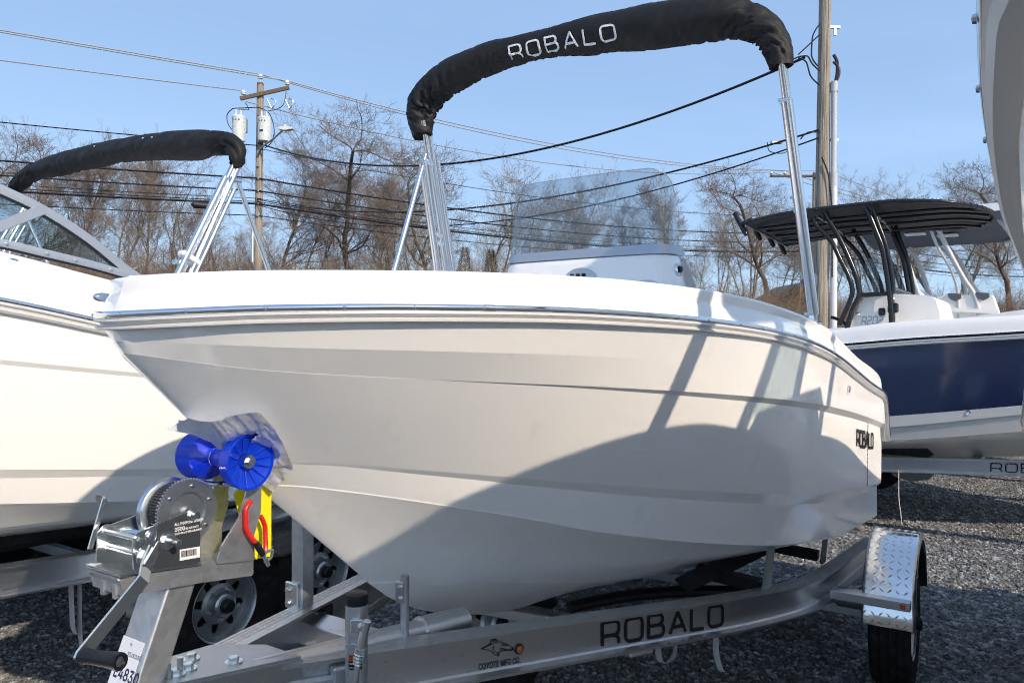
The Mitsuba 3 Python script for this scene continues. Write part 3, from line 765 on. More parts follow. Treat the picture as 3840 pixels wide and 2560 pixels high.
def beam(a, b, wd, ht, mat, key, ch=0.004):
    a, b = np.asarray(a, float), np.asarray(b, float); x = (b - a) / np.linalg.norm(b - a); y = np.cross([0, 0, 1.0], x); y /= np.linalg.norm(y); z = np.cross(x, y)
    mb = MB(BF); mb.box((a + b) / 2, (np.linalg.norm(b - a), wd, ht), R=np.stack([x, y, z], 1), ch=ch); mb.put(key, mat, smooth=20)


beam((1.62, 0.56, 0.545), (1.95, 0.0, 0.44), 0.10, 0.045, 'aluminium', trl + '__cross_member')
beam((1.62, -0.56, 0.545), (1.95, 0.0, 0.44), 0.10, 0.045, 'aluminium', trl + '__cross_member')
for s in (1, -1):
    mb = MB(BF); mb.tube(spline([(2.02, 0.05 * s, 0.475), (2.25, 0.25 * s, 0.50), (2.42, 0.52 * s, 0.52), (2.50, 0.80 * s, 0.535)], 14), 0.035, 12, squash=(1, 0.7)); mb.put(trl + '__cross_tube', 'black_plastic')
    mb = MB(BF); mb.tube([(2.10, 0.56 * s, 0.655), (4.5, 0.60 * s, 0.40)], 0.062, 4, squash=(1.0, 0.7)); mb.put(trl + '__bunk', 'carpet', smooth=10)
    for t_, w_, zt in ((2.36, 0.80, 0.79), (3.42, 0.83, 0.615)):
        mb = MB(BF); zb = float(rail_z(t_)) - 0.03
        mb.prism(round_poly([(-0.055, 0), (0.05, 0), (0.042, zt - zb), (-0.048, zt - zb)], 0.012), 0.012, (t_, w_ * s, zb), (1, 0, -TK), (0, 0.10 * s, 1), (0, s, 0)); mb.put(trl + '__bunk_bracket', 'bunk_grey', smooth=20)
        beam((t_ + 0.02, (w_ - 0.02) * s, zb + 0.03), (t_ + 0.02, 0.50 * s, zb + 0.05), 0.06, 0.05, 'black_plastic', trl + '__bunk_arm')
    beam((3.40, 0.0, 0.235), (3.40, 1.09 * s, 0.235), 0.055, 0.055, 'galvanised', trl + '__axle')
    mb = MB(BF); mb.cyl((3.28, 0.93 * s, 0.33), (3.28, 1.08 * s, 0.33), 0.05, 16, 0.006).box((3.34, 1.0 * s, 0.32), (0.16, 0.05, 0.07), ch=0.01); mb.put(trl + '__spring_hanger', 'zinc_dull')
for (a, b, c, d, zt, r) in ((0.78, 0.185, 0.78, 0.185, 0.965, 0.0125),):
    mb = MB(BF); zb = float(rail_z(a)) - 0.06; mb.cyl((a, b, zb), (c, d, zt), r, 16); mb.put(trl + '__guide_post', 'galvanised')
    mb = MB(BF); mb.box((a - 0.017, b - 0.004, zt - 0.045), (0.006, 0.030, 0.062), ch=0.002)
    for q in (-0.028, -0.060):
        mb.lathe([(0, 0.008), (0.005, 0.007), (0.006, 0)], (a - 0.020, b, zt + q), (-1, 0, 0), 8)
    mb.put(trl + '__guide_post__clip', 'zinc', smooth=25)
mb = MB(BF); mb.box((0.815, -0.285, 0.935), (0.052, 0.052, 0.36), ch=0.004); mb.put(trl + '__guide_post', 'galvanised', smooth=20)
mb = MB(BF); mb.box((0.785, -0.30, 0.815), (0.012, 0.06, 0.085), ch=0.003)
for q in (0.02, -0.022):
    mb.lathe([(0, 0.012), (0.008, 0.010), (0.010, 0)], (0.779, -0.31, 0.815 + q), (-1, 0, 0), 8)
mb.put(trl + '__guide_post_001__clip', 'zinc', smooth=25)

# black capacity label and a wire with an orange connector on the starboard rail
SN_ = np.array([0.389, 1.0, 0]) / math.hypot(0.389, 1); SD = np.array([1.0, -0.389, -TK])


def on_star(t, dz, off=0.0):
    return np.array([t, -(0.389 * t - 0.017), TC - TK * t + dz]) + SN_ * (0.047 + off)


mb = MB(BF); mb.prism([(0, 0), (0.13, 0), (0.13, 0.072), (0, 0.072)], 0.0012, on_star(0.82, -0.100), SD, RU, SN_); mb.put(trl + '__rail_001__capacity_label', 'dark_print', smooth=False)
mb = MB(BF)
for j in range(6):
    for k in range(2):
        w_ = [0.045, 0.052, 0.040, 0.050, 0.047, 0.03][j]
        mb.prism([(0, 0), (w_, 0), (w_, 0.0032), (0, 0.0032)], 0.0006, on_star(0.826 + 0.064 * k, -0.042 - 0.0105 * j, 0.0012), SD, RU, SN_)
mb.put(trl + '__rail_001__label_lines', 'label_grey', smooth=False)
mb = MB(BF); mb.tube(spline([on_star(0.79, -0.02, 0.01), on_star(0.815, -0.05, 0.03), on_star(0.80, -0.09, 0.025)], 10), 0.0022, 6); mb.put(trl + '__wire', 'bunk_grey')
mb = MB(BF); mb.box(on_star(0.80, -0.098, 0.02), (0.022, 0.018, 0.022), ch=0.004); mb.put(trl + '__wire_connector', 'orange_print')

# wheel and fender, port and starboard


def wheel(key, frame, c, ax, R, wd, rim_r, hub=True):
    """Spoked trailer wheel; ax: unit vector out of the visible face."""
    c, ax = np.asarray(c, float), np.asarray(ax, float); h = wd / 2
    mb = MB(frame)
    prof = [(rim_r * 0.97, -h * 0.88), (rim_r + 0.012, -h * 0.98), (R * 0.82, -h * 1.04), (R * 0.95, -h * 0.96), (R * 0.985, -h * 0.82)]
    for k in (-0.62, -0.22, 0.22, 0.62):
        prof += [(R, h * (k - 0.15)), (R, h * (k + 0.12)), (R - 0.007, h * (k + 0.14)), (R - 0.007, h * (k + 0.20))]
    prof += [(R * 0.985, h * 0.82), (R * 0.95, h * 0.96), (R * 0.90, h * 1.01), (R * 0.82, h * 1.04), (R * 0.80, h * 1.045), (R * 0.78, h * 1.03), (rim_r + 0.012, h * 0.98), (rim_r * 0.97, h * 0.88)]
    mb.lathe(prof, c, ax, 56); mb.put(key + '__tyre', 'tyre', smooth=26)
    if not hub:
        return
    a = np.cross(ax, [0, 0, 1.0]); a /= np.linalg.norm(a); b = np.cross(ax, a)
    mb = MB(frame); r = rim_r
    mb.lathe([(r * 0.97, -h * 0.88), (r * 1.0, -h * 0.4), (r * 0.90, h * 0.15), (r * 0.93, h * 0.45), (r * 0.985, h * 0.74), (r * 1.04, h * 0.86), (r * 1.065, h * 0.93), (r * 1.03, h * 0.965), (r * 0.985, h * 0.90), (r * 0.95, h * 0.80), (r * 0.93, h * 0.60), (r * 0.905, h * 0.50), (r * 0.885, h * 0.34)], c, ax, 48)
    disc = Point(0, 0).buffer(r * 0.895, quad_segs=14)
    holes = [affinity.rotate(affinity.translate(affinity.scale(Polygon([(-1, -0.75), (1, -0.75), (0.75, 0.5), (0.25, 1), (-0.25, 1), (-0.75, 0.5)]).buffer(-0.1).buffer(0.1), r * 0.125, r * 0.150, origin=(0, 0)), 0, r * 0.66), 360 / 8 * i + 12, origin=(0, 0)) for i in range(8)]
    disc = disc.difference(unary_union(holes)).difference(Point(0, 0).buffer(r * 0.30))
    mb.prism(disc, 0.010, c + ax * (h * 0.30), a, b, ax)
    mb.lathe([(r * 0.30, h * 0.40), (r * 0.44, h * 0.50), (r * 0.52, h * 0.43), (r * 0.56, h * 0.405)], c, ax, 36)
    mb.put(key + '__rim', 'wheel_zinc', smooth=35)
    mb = MB(frame); mb.lathe([(0, h * 0.12), (r * 0.86, h * 0.12), (r * 0.86, -h * 0.5), (0, -h * 0.5)], c, ax, 32); mb.put(key + '__brake_drum', 'black_plastic')
    mb = MB(frame); mb.lathe([(r * 0.32, h * 0.2), (r * 0.31, h * 0.85), (r * 0.26, h * 0.95), (r * 0.2, h * 0.98)], c, ax, 24); mb.put(key + '__hub', 'zinc_dull')
    mb = MB(frame); mb.lathe([(r * 0.19, h * 0.9), (r * 0.185, h * 1.25), (r * 0.15, h * 1.34), (r * 0.06, h * 1.38), (0, h * 1.38)], c, ax, 20); mb.put(key + '__hub_cap', 'black_plastic')
    mb = MB(frame)
    for i in range(5):
        q = c + (a * math.cos(i * 1.2566 + 0.3) + b * math.sin(i * 1.2566 + 0.3)) * r * 0.42
        mb.lathe([(0.0105, h * 0.4), (0.0105, h * 0.66), (0.006, h * 0.74), (0.006, h * 0.82), (0, h * 0.82)], q, ax, 6)
    mb.put(key + '__lug_nuts', 'zinc', smooth=25)
    mb = MB(frame); q = c + a * r * 0.60 + b * r * 0.22 + ax * (h * 0.30 + 0.0112); mb.box(q, (0.03, 0.003, 0.018), ch=0.0005, R=np.stack([a, ax, b], 1)); mb.put(key + '__sticker', 'grey_print', smooth=False)


def fender(key, frame, c, R, w0, w1, s, a0, a1, side_drop=0.10, mat='diamond_plate', tread=True):
    """Rounded fender over a wheel centred at c (t, z); w0..w1 across, s the outer side; a0..a1 in degrees from forward-level over the top."""
    ang = np.radians(np.linspace(a0, a1, 36)); t = c[0] - R * np.cos(ang); z = c[1] + R * np.sin(ang)
    rows, rr = [], 0.018
    across = [(w0, -side_drop * 0.6), (w0, -0.02)] + [(w0 + s * (rr - rr * math.cos(x)), -rr + rr * math.sin(x)) for x in np.linspace(0, math.pi / 2, 4)] + [(w1 - s * (rr - rr * math.sin(x)), -rr + rr * math.cos(x)) for x in np.linspace(0, math.pi / 2, 4)] + [(w1, -0.02), (w1, -0.035)]
    for w, dr_ in across:
        rows.append(np.stack([c[0] - (R + dr_) * np.cos(ang), 0 * ang + w, c[1] + (R + dr_) * np.sin(ang)], 1))
    mb = MB(frame); mb.grid(np.array(rows)); inner = [r.copy() for r in rows]
    for r_ in inner:
        r_[:, 0] = c[0] + (r_[:, 0] - c[0]) * 0.992; r_[:, 2] = c[1] + (r_[:, 2] - c[1]) * 0.992
    mb.grid(np.array(inner)[::-1]); mb.put(key, mat, smooth=35)
    if tread:
        mb = MB(frame); step = 0.037; na = int(R * (ang[-1] - ang[0]) / step); nw = int(abs(w1 - w0 - s * 0.012) / 0.0345)
        for i in range(na):
            for j in range(nw + 1):
                th = ang[0] + (i + 0.5) * step / R; w = w0 + s * (0.012 + 0.0345 * (j + 0.15)); d = 0.78 if (i + j) % 2 else -0.78
                e1 = np.array([math.sin(th), 0, math.cos(th)]); er = np.array([-math.cos(th), 0, math.sin(th)]); ew = np.array([0, s, 0.0])
                u_ = e1 * math.cos(d) + ew * math.sin(d); v_ = -e1 * math.sin(d) + ew * math.cos(d)
                o = np.array([c[0], w, c[1]]) + er * R
                if abs(w - w1) < 0.012:
                    continue
                L2, W2, hh = 0.0150, 0.0040, 0.0024
                pts = [o + u_ * L2, o + v_ * W2, o - u_ * L2, o - v_ * W2, o + u_ * L2 * 0.45 + er * hh, o - u_ * L2 * 0.45 + er * hh]
                mb.add(pts, [[0, 1, 4], [1, 5, 4], [1, 2, 5], [2, 3, 5], [3, 4, 5], [3, 0, 4]])
        mb.put(key + '__tread_pattern', 'diamond_plate', smooth=False, kind='stuff', label='raised diamond tread pattern')


for s in (1, -1):
    k = trl + ('__wheel' if s > 0 else '__wheel_001')
    wheel(k, BF, (3.42, 1.185 * s, 0.215), (0, s, 0), 0.325, 0.180, 0.178)
    fender(trl + ('__fender' if s > 0 else '__fender_001'), BF, (3.42, 0.285), 0.385, 1.075 * s, 1.305 * s, s, 2, 178)
    mb = MB(BF); z0 = 0.44; mb.box((2.96, 1.125 * s, z0), (0.050, 0.34, 0.042), ch=0.003); mb.put(trl + '__light_bar', 'aluminium', smooth=10)
    mb = MB(BF); c = np.array([2.934, 1.265 * s, z0]); mb.box(c, (0.010, 0.022, 0.026), ch=0.004); mb.put(trl + '__light_bar%s__lamp' % ('' if s > 0 else '_001'), 'amber', label='small amber side lamp')

# bow roller, winch post
mb = MB(BF)
e = np.array([0.075, 0.0]); f0, f1 = np.array([0.125, 1.075]), np.array([-0.10, 0.50])
dirp = (f1 - f0) / np.linalg.norm(f1 - f0)
prof = round_poly([(-0.050, 0.0), (0.050, 0.0), (0.050, 0.078), (-0.050, 0.078)], 0.009)
mb.prism(prof, np.linalg.norm(f1 - f0) + 0.05, (f0[0] - dirp[0] * 0.05, 0, f0[1] - dirp[1] * 0.05), (0, 1, 0), (1, 0, 0), (dirp[0], 0, dirp[1])); mb.put(trl + '__winch_post', 'galvanised', smooth=35)
mb = MB(BF); o0 = np.array([0.125, 1.075]) + dirp * 0.165                      # paper tag stuck on the post's front
o = np.array([o0[0] - 0.0012, 0, o0[1]]); eu = np.array([-dirp[0], 0, -dirp[1]]); en = np.array([-1, 0, -0.4]) / math.hypot(1, 0.4)
mb.prism([(-0.046, -0.20), (0.038, -0.20), (0.038, 0.055), (-0.046, 0.055)], 0.0010, o, (0, 1, 0), eu, en); mb.put(trl + '__winch_post__paper_label', 'label_white', smooth=False, label='white paper stock label with dark blue numbers')
mb = MB(BF)
for txt, h_, x, y, b_ in (('E4830', 0.024, -0.038, -0.028, True), ('53.00105', 0.0085, -0.010, 0.020, False), ('R160', 0.0075, -0.012, -0.052, False), ('TY', 0.006, -0.012, 0.040, False)):
    flat_text(mb, txt, h_, o + np.array([0, x, 0]) + eu * y + en * 0.0011, (0, 0.92, 0), eu, en, 0.0006, b_)
mb.put(trl + '__winch_post__label_print', 'navy_print', smooth=False)
mb = MB(BF)                      # bracket on the post: a channel that carries winch and roller arms
for w0 in (0.056, -0.062):
    mb.prism(round_poly([(0.012, 1.138), (0.050, 1.135), (0.235, 1.113), (0.352, 1.098), (0.352, 1.056), (0.20, 1.078), (0.075, 1.092), (0.022, 1.100)], 0.006), 0.006, (0, w0, 0), (1, 0, 0), (0, 0, 1), (0, 1, 0))
mb.prism([(0.012, 1.133), (0.352, 1.093), (0.352, 1.099), (0.012, 1.139)], 0.112, (0, -0.056, 0), (1, 0, 0), (0, 0, 1), (0, 1, 0))
mb.box((0.022, 0, 1.118), (0.006, 0.112, 0.036))
mb.box((0.030, -0.012, 1.105), (0.03, 0.012, 0.03)).box((0.030, 0.035, 1.105), (0.03, 0.012, 0.03))
mb.put(trl + '__winch_bracket', 'galvanised', smooth=20)
for w0 in (0.062, -0.068):
    mb = MB(BF); mb.prism(round_poly([(0.243, 1.112), (0.258, 1.152), (0.306, 1.208), (0.328, 1.270), (0.318, 1.36), (0.352, 1.366), (0.372, 1.275), (0.370, 1.212), (0.350, 1.158), (0.352, 1.095)], 0.005), 0.006, (0, w0, 0), (1, 0, 0), (0, 0, 1), (0, 1, 0)); mb.put(trl + '__roller_arm', 'galvanised', smooth=20)
rc = np.array([0.306, 0.014, 1.350])
mb = MB(BF)
mb.lathe([(0.024, -0.030), (0.026, 0.0), (0.024, 0.030)], rc, (0, 1, 0), 28).lathe([(0.026, 0.030), (0.030, 0.040), (0.050, 0.052), (0.064, 0.064)], rc, (0, 1, 0), 44).lathe([(0.026, 0.030), (0.030, 0.040), (0.050, 0.052), (0.058, 0.064)], rc, (0, -1, 0), 44)
mb.put(trl + '__bow_roller', 'blue_plastic', smooth=40, label='glossy blue plastic bow roller')
mb = MB(BF)
mb.lathe([(0.0645, 0.064), (0.0655, 0.074), (0.0675, 0.092), (0.0680, 0.098), (0.0662, 0.100), (0.0635, 0.092)], rc, (0, 1, 0), 44).lathe([(0.0635, 0.093), (0.040, 0.080), (0.018, 0.074)], rc, (0, 1, 0), 44)
mb.lathe([(0.058, 0.064), (0.0595, 0.090), (0.0605, 0.112), (0.0600, 0.118), (0.0580, 0.112)], rc, (0, -1, 0), 44).lathe([(0.0575, 0.112), (0.030, 0.075)], rc, (0, -1, 0), 44)
mb.put(trl + '__bow_roller__bell', 'blue_bell', smooth=40)
mb = MB(BF)
for i in range(14):
    x = i * 2 * math.pi / 14 + 0.1; d = np.array([math.cos(x), 0, math.sin(x)]); q = np.array([-math.sin(x), 0, math.cos(x)])
    for sg, r1, y0, y1 in ((1, 0.063, 0.0945, 0.078), (-1, 0.057, 0.112, 0.080)):
        a_, b_ = rc + d * r1 + [0, sg * y0, 0], rc + d * 0.024 + [0, sg * (y1 + 0.003), 0]
        mb.tube([a_, b_], 0.0014, 5)
mb.put(trl + '__bow_roller__ribs', 'blue_plastic', smooth=40)
mb = MB(BF); mb.lathe([(0, 0.094), (0.0165, 0.094), (0.0165, 0.074)], rc, (0, 1, 0), 20).lathe([(0.0105, 0.094), (0.0105, 0.101), (0.009, 0.1025), (0, 0.1025)], rc, (0, 1, 0), 6).cyl(rc + [0, -0.10, 0], rc + [0, 0.09, 0], 0.007, 10); mb.put(trl + '__bow_roller__bolt', 'steel', smooth=25)
mb = MB(BF); mb.tube(spline([(0.30, -0.09, 1.286), (0.315, -0.05, 1.278), (0.325, 0, 1.282), (0.33, 0.05, 1.292)], 12), 0.007, 8).tube([(0.31, -0.02, 1.280), (0.36, -0.01, 1.285), (0.40, 0.0, 1.290)], 0.008, 8); mb.put(trl + '__keeper_bar', 'steel')

# the winch
wn = trl + '__winch'
PLATE = [(0.045, 1.150), (0.042, 1.216), (0.054, 1.227), (0.186, 1.250), (0.203, 1.240), (0.205, 1.126), (0.196, 1.119), (0.056, 1.139)]
mb = MB(BF); mb.prism(round_poly(PLATE, 0.006), 0.004, (0, 0.056, 0), (1, 0, 0), (0, 0, 1), (0, 1, 0))
mb.prism(round_poly([(0.028, 1.150), (0.030, 1.214), (0.042, 1.224), (0.186, 1.246), (0.203, 1.240), (0.205, 1.126), (0.056, 1.139)], 0.006), 0.004, (0, -0.062, 0), (1, 0, 0), (0, 0, 1), (0, 1, 0))
mb.prism([(0.026, 1.141), (0.206, 1.118), (0.206, 1.122), (0.026, 1.146)], 0.128, (0, -0.066, 0), (1, 0, 0), (0, 0, 1), (0, 1, 0))
mb.prism([(0.012, 1.141), (0.028, 1.139), (0.028, 1.146), (0.012, 1.148)], 0.140, (0, -0.072, 0), (1, 0, 0), (0, 0, 1), (0, 1, 0))
mb.put(wn + '__frame', 'zinc', smooth=20)
mb = MB(BF); mb.prism(round_poly([(0.100, 1.236), (0.186, 1.2505), (0.204, 1.240), (0.2045, 1.130), (0.196, 1.123), (0.090, 1.1375)], 0.004), 0.0010, (0, 0.0602, 0), (1, 0, 0), (0, 0, 1), (0, 1, 0)); mb.put(wn + '__plate_label', 'label_black', smooth=False, label='dark grey printed label on the winch side plate')
mb = MB(BF)
for txt, h_, x, z in (('ALL PURPOSE WINCH', 0.0058, 0.139, 1.2235), ('2500', 0.0085, 0.139, 1.2105), ('LBS CAPACITY', 0.0042, 0.164, 1.2100), ('NOT FOR LIFTING HUMANS', 0.0043, 0.139, 1.2025)):
    flat_text(mb, txt, h_, (x, 0.0614, z), (0.86, 0, -0.02), (0, 0, 1), (0, 1, 0), 0.0005, True)
mb.put(wn + '__label_print', 'label_white', smooth=False)
mb = MB(BF); mb.prism([(0.152, 1.142), (0.203, 1.138), (0.203, 1.163), (0.152, 1.167)], 0.0008, (0, 0.0614, 0), (1, 0, 0), (0, 0, 1), (0, 1, 0)); mb.put(wn + '__bar_label', 'label_white', smooth=False)
mb = MB(BF); x = 0.155
for q in (2, 1, 3, 1, 1, 2, 4, 1, 2, 1, 3, 2, 1, 1, 3, 2, 1, 2):
    mb.prism([(x, 1.149 - (x - 0.152) * 0.08), (x + q * 0.00062, 1.149 - (x - 0.152) * 0.08), (x + q * 0.00062, 1.1635 - (x - 0.152) * 0.08), (x, 1.1635 - (x - 0.152) * 0.08)], 0.0005, (0, 0.0623, 0), (1, 0, 0), (0, 0, 1), (0, 1, 0)); x += (q + 1.2) * 0.00072
mb.put(wn + '__bars', 'dark_print', smooth=False)
gc = np.array([0.192, 0.0, 1.2415])
mb = MB(BF); nt = 60; tooth = []
for i in range(nt):
    for k_, r_ in ((0.0, 0.0735), (0.28, 0.0735), (0.42, 0.0785), (0.82, 0.0785)):
        x = (i + k_) * 2 * math.pi / nt; tooth.append((r_ * math.cos(x), r_ * math.sin(x)))
mb.prism(Polygon(tooth).difference(Point(0, 0).buffer(0.047, quad_segs=12)), 0.007, gc + [0, 0.026, 0], (1, 0, 0), (0, 0, 1), (0, 1, 0))
mb.lathe([(0.047, 0.026), (0.047, 0.033), (0.0445, 0.0325), (0.042, 0.0285), (0.0, 0.0285)], gc, (0, 1, 0), 36).lathe([(0.014, 0.0285), (0.012, 0.036), (0, 0.036)], gc, (0, 1, 0), 16)
mb.put(wn + '__gear', 'zinc_dull', smooth=25)
mb = MB(BF)
for i in range(6):
    x = i * math.pi / 3 + 0.35; mb.lathe([(0.0048, 0.033), (0.004, 0.037), (0, 0.0375)], gc + [0.060 * math.cos(x), 0, 0.060 * math.sin(x)], (0, 1, 0), 10)
mb.put(wn + '__rivets', 'steel', smooth=40)
mb = MB(BF); mb.lathe([(0.030, -0.022), (0.062, -0.024), (0.074, -0.030), (0.0775, -0.040), (0.074, -0.046), (0.030, -0.044)], gc + [-0.006, 0, -0.003], (0, 1, 0), 48); mb.put(wn + '__drum_flange', 'zinc', smooth=40)
mb = MB(BF); mb.lathe([(0.02, 0.026), (0.066, 0.026), (0.067, 0.020), (0.067, -0.018), (0.065, -0.022), (0.02, -0.022)], gc, (0, 1, 0), 48); mb.put(wn + '__strap_coil', 'carpet', smooth=40)
mb = MB(BF)
for i in range(64):
    x = i * 2 * math.pi / 64; mb.box(gc + [0.0674 * math.cos(x), 0.001, 0.0674 * math.sin(x)], (0.0012, 0.036, 0.0030), R=np.array([[math.cos(x), 0, -math.sin(x)], [0, 1, 0], [math.sin(x), 0, math.cos(x)]]))
mb.put(wn + '__strap_weave', 'label_black', smooth=False, kind='stuff', label='ribbed weave of the coiled winch strap')
mb = MB(BF)
for a_, z_, w0, w1, r_ in ((0.052, 1.214, -0.075, 0.066, 0.0058), (0.062, 1.178, -0.078, 0.098, 0.0085), (0.123, 1.194, -0.065, 0.104, 0.0075), (0.084, 1.214, 0.058, 0.068, 0.005), (0.184, 1.240, 0.05, 0.076, 0.0062), (0.135, 1.30, 0.0, 0.001, 0.001)):
    mb.cyl((a_, w0, z_), (a_, w1, z_), r_, 14, 0.001)
mb.put(wn + '__shafts', 'steel')
mb = MB(BF)
for a_, z_, w_, r_, h_ in ((0.062, 1.178, 0.078, 0.0165, 0.012), (0.123, 1.194, 0.060, 0.0150, 0.010), (0.184, 1.240, 0.060, 0.0105, 0.010), (0.084, 1.214, 0.060, 0.0095, 0.007), (0.052, 1.214, -0.062, 0.011, 0.006), (0.062, 1.178, -0.066, 0.016, 0.008)):
    mb.lathe([(0, h_), (r_ * 0.9, h_), (r_, h_ * 0.85), (r_, 0)], (a_, w_, z_), (0, 1, 0), 6).lathe([(0, 0.0022), (r_ * 1.35, 0.0022), (r_ * 1.35, 0)], (a_, w_, z_), (0, 1, 0), 20)
for a_, z_ in ((0.064, 1.207), (0.070, 1.150)):
    mb.box((a_, 0.0605, z_), (0.011, 0.004, 0.011), ch=0.001)
mb.put(wn + '__nuts', 'zinc', smooth=25)
mb = MB(BF); mb.tube(spline([(0.098, 0.045, 1.205), (0.090, 0.020, 1.212), (0.080, 0.0, 1.214), (0.066, -0.02, 1.211)], 9), 0.006, 8).box((0.088, 0.048, 1.198), (0.03, 0.006, 0.05), ch=0.002); mb.put(wn + '__pawl', 'zinc')
mb = MB(BF)                      # ratchet lever with a thumb tab
mb.box((0.039, -0.074, 1.232), (0.012, 0.004, 0.115), R=np.array([[0.955, 0, 0.297], [0, 1, 0], [-0.297, 0, 0.955]]), ch=0.001)
mb.prism(Point(0, 0).buffer(0.013, quad_segs=6), 0.004, (0.050, -0.083, 1.281), (0.25, 1, 0), (-0.3, 0, 1), (1, 0, 0.3)); mb.put(wn + '__ratchet_lever', 'zinc', smooth=25)
ca, cb, cd, ce = np.array([0.064, 0.094, 1.180]), np.array([0.052, 0.094, 1.158]), np.array([0.040, 0.106, 1.138]), np.array([-0.088, 0.106, 1.022])
mb = MB(BF)
rows = []
for q, hw in ((ca + [0.006, 0, 0.014], 0.014), (ca, 0.015), (cb, 0.0145), (cd, 0.0140), (ce, 0.0135), (ce + (ce - cd) / np.linalg.norm(ce - cd) * 0.010, 0.009)):
    dn = (ce - cd) / np.linalg.norm(ce - cd); pn = np.array([-dn[2], 0, dn[0]])
    rows.append([q + pn * hw + [0, 0.0035, 0], q + pn * hw - [0, 0.0035, 0], q - pn * hw - [0, 0.0035, 0], q - pn * hw + [0, 0.0035, 0]])
mb.grid(rows, closed=True); mb.add(rows[-1], [[0, 1, 2, 3]]); mb.add(rows[0], [[3, 2, 1, 0]])
mb.put(wn + '__crank_arm', 'zinc', smooth=20)
mb = MB(BF); mb.lathe([(0.0, 0.003), (0.0145, 0.003), (0.0155, 0.010), (0.0140, 0.03), (0.0145, 0.06), (0.0165, 0.088), (0.0175, 0.098), (0.0165, 0.104), (0.0105, 0.104), (0.0105, 0.098)], ce, (0.22, 1, 0.03), 28); mb.put(wn + '__crank_grip', 'black_plastic', smooth=35)
mb = MB(BF); q = ce + np.array([0.22, 1, 0.03]) * 0.0975 / 1.0245; mb.lathe([(0.0104, 0), (0.0098, 0.003), (0.0, 0.004)], q, (0.22, 1, 0.03), 16); mb.put(wn + '__grip_core', 'zinc_dull')
mb = MB(BF); mb.box(ca + [0.0, 0.006, 0.006], (0.010, 0.003, 0.055), R=np.array([[0.80, 0, 0.60], [0, 1, 0], [-0.60, 0, 0.80]]), ch=0.001); mb.put(wn + '__crank_keeper', 'zinc')

# tongue jack on the port rail
jk = trl + '__jack'; ja = np.array([0.526, 0.245])
mb = MB(BF); mb.lathe([(0.0285, 0.30), (0.0285, 0.975), (0.0265, 0.975)], (ja[0], ja[1], 0), (0, 0, 1), 32).lathe([(0.022, 0.06), (0.022, 0.30), (0.0285, 0.30)], (ja[0], ja[1], 0), (0, 0, 1), 24).lathe([(0, -0.11), (0.09, -0.11), (0.09, -0.10), (0.03, -0.08), (0.022, 0.06)], (ja[0], ja[1], 0.0), (0, 0, 1), 24); mb.put(jk + '__tube', 'galvanised')
mb = MB(BF); mb.lathe([(0.0295, 0.970), (0.030, 0.988), (0.0285, 0.996), (0.020, 1.000), (0.0, 0.998)], (ja[0], ja[1], 0), (0, 0, 1), 28); mb.put(jk + '__cap', 'black_plastic', smooth=40)
jn = np.array([-0.80, 0.60, 0]); jx = np.array([0.60, 0.80, 0]); jc = np.array([ja[0], ja[1], 0])
hp = jc + jn * 0.045 + jx * 0.022 + [0, 0, 0.925]
mb = MB(BF); mb.box(jc + jn * 0.031 + jx * 0.004 + [0, 0, 0.925], (0.012, 0.03, 0.032), R=np.stack([jn, jx, [0, 0, 1]], 1), ch=0.002).cyl(jc + jn * 0.025 + jx * 0.01 + [0, 0, 0.925], hp + jn * 0.01, 0.008, 12)
mb.cyl(hp + jx * 0.010 + [0, 0, 0.018], hp - jx * 0.006 + [0, 0, -0.048], 0.0115, 16, 0.002)
h1 = hp - jx * 0.030 + jn * 0.012 + [0, 0, -0.215]
mb.tube([hp - jx * 0.006 + [0, 0, -0.045], h1], 0.0082, 14).box(jc + jn * 0.030 - jx * 0.008 + [0, 0, 0.875], (0.004, 0.028, 0.005), R=np.stack([jn, jx, [0, 0, 1]], 1))
mb.put(jk + '__handle', 'zinc')
mb = MB(BF); a_, b_ = hp - jx * 0.006 + np.array([0, 0, -0.046]), hp - jx * 0.0125 + np.array([0, 0, -0.092]); tt = np.linspace(0, 1, 90); ax_ = (b_ - a_) / np.linalg.norm(b_ - a_); u1 = np.cross(ax_, jn); u1 /= np.linalg.norm(u1); u2 = np.cross(ax_, u1)
mb.tube([a_ + (b_ - a_) * k + (u1 * math.cos(k * 2 * math.pi * 6) + u2 * math.sin(k * 2 * math.pi * 6)) * 0.0115 for k in tt], 0.0020, 6); mb.put(jk + '__spring', 'steel', smooth=40)
mb = MB(BF); gdir = jx * 0.95 - np.array([0, 0, 0.25]); mb.lathe([(0, 0), (0.014, 0.004), (0.018, 0.02), (0.020, 0.06), (0.017, 0.10), (0.012, 0.125), (0, 0.13)], h1 - jx * 0.012 + jn * 0.006, gdir, 24); mb.put(jk + '__grip', 'black_plastic', smooth=40)
mb = MB(BF); ge = gdir / np.linalg.norm(gdir); gu = np.cross(jn, ge); gu = gu if gu[2] > 0 else -gu; flat_text(mb, 'KNOTT', 0.012, h1 + ge * 0.014 + jn * 0.0255 - gu * 0.006, ge, gu, jn, 0.001, True); mb.put(jk + '__grip_lettering', 'label_white', smooth=False)
mb = MB(BF)


def jack_skin(x, y, off):
    an = math.atan2(jn[1], jn[0]) - x / 0.0285
    return np.array([ja[0] + (0.0285 + off) * math.cos(an), ja[1] + (0.0285 + off) * math.sin(an), 0.83 + y])


def skin_patch(poly, off, dep, key, mat):
    mb = MB(BF)
    for q in getattr(poly, 'geoms', [poly]):
        m = trimesh.creation.extrude_polygon(q, dep, engine='earcut').subdivide().subdivide(); v = np.array(m.vertices); mb.add([jack_skin(a, b, off + c) for a, b, c in v], m.faces)
    mb.put(key, mat, smooth=False)


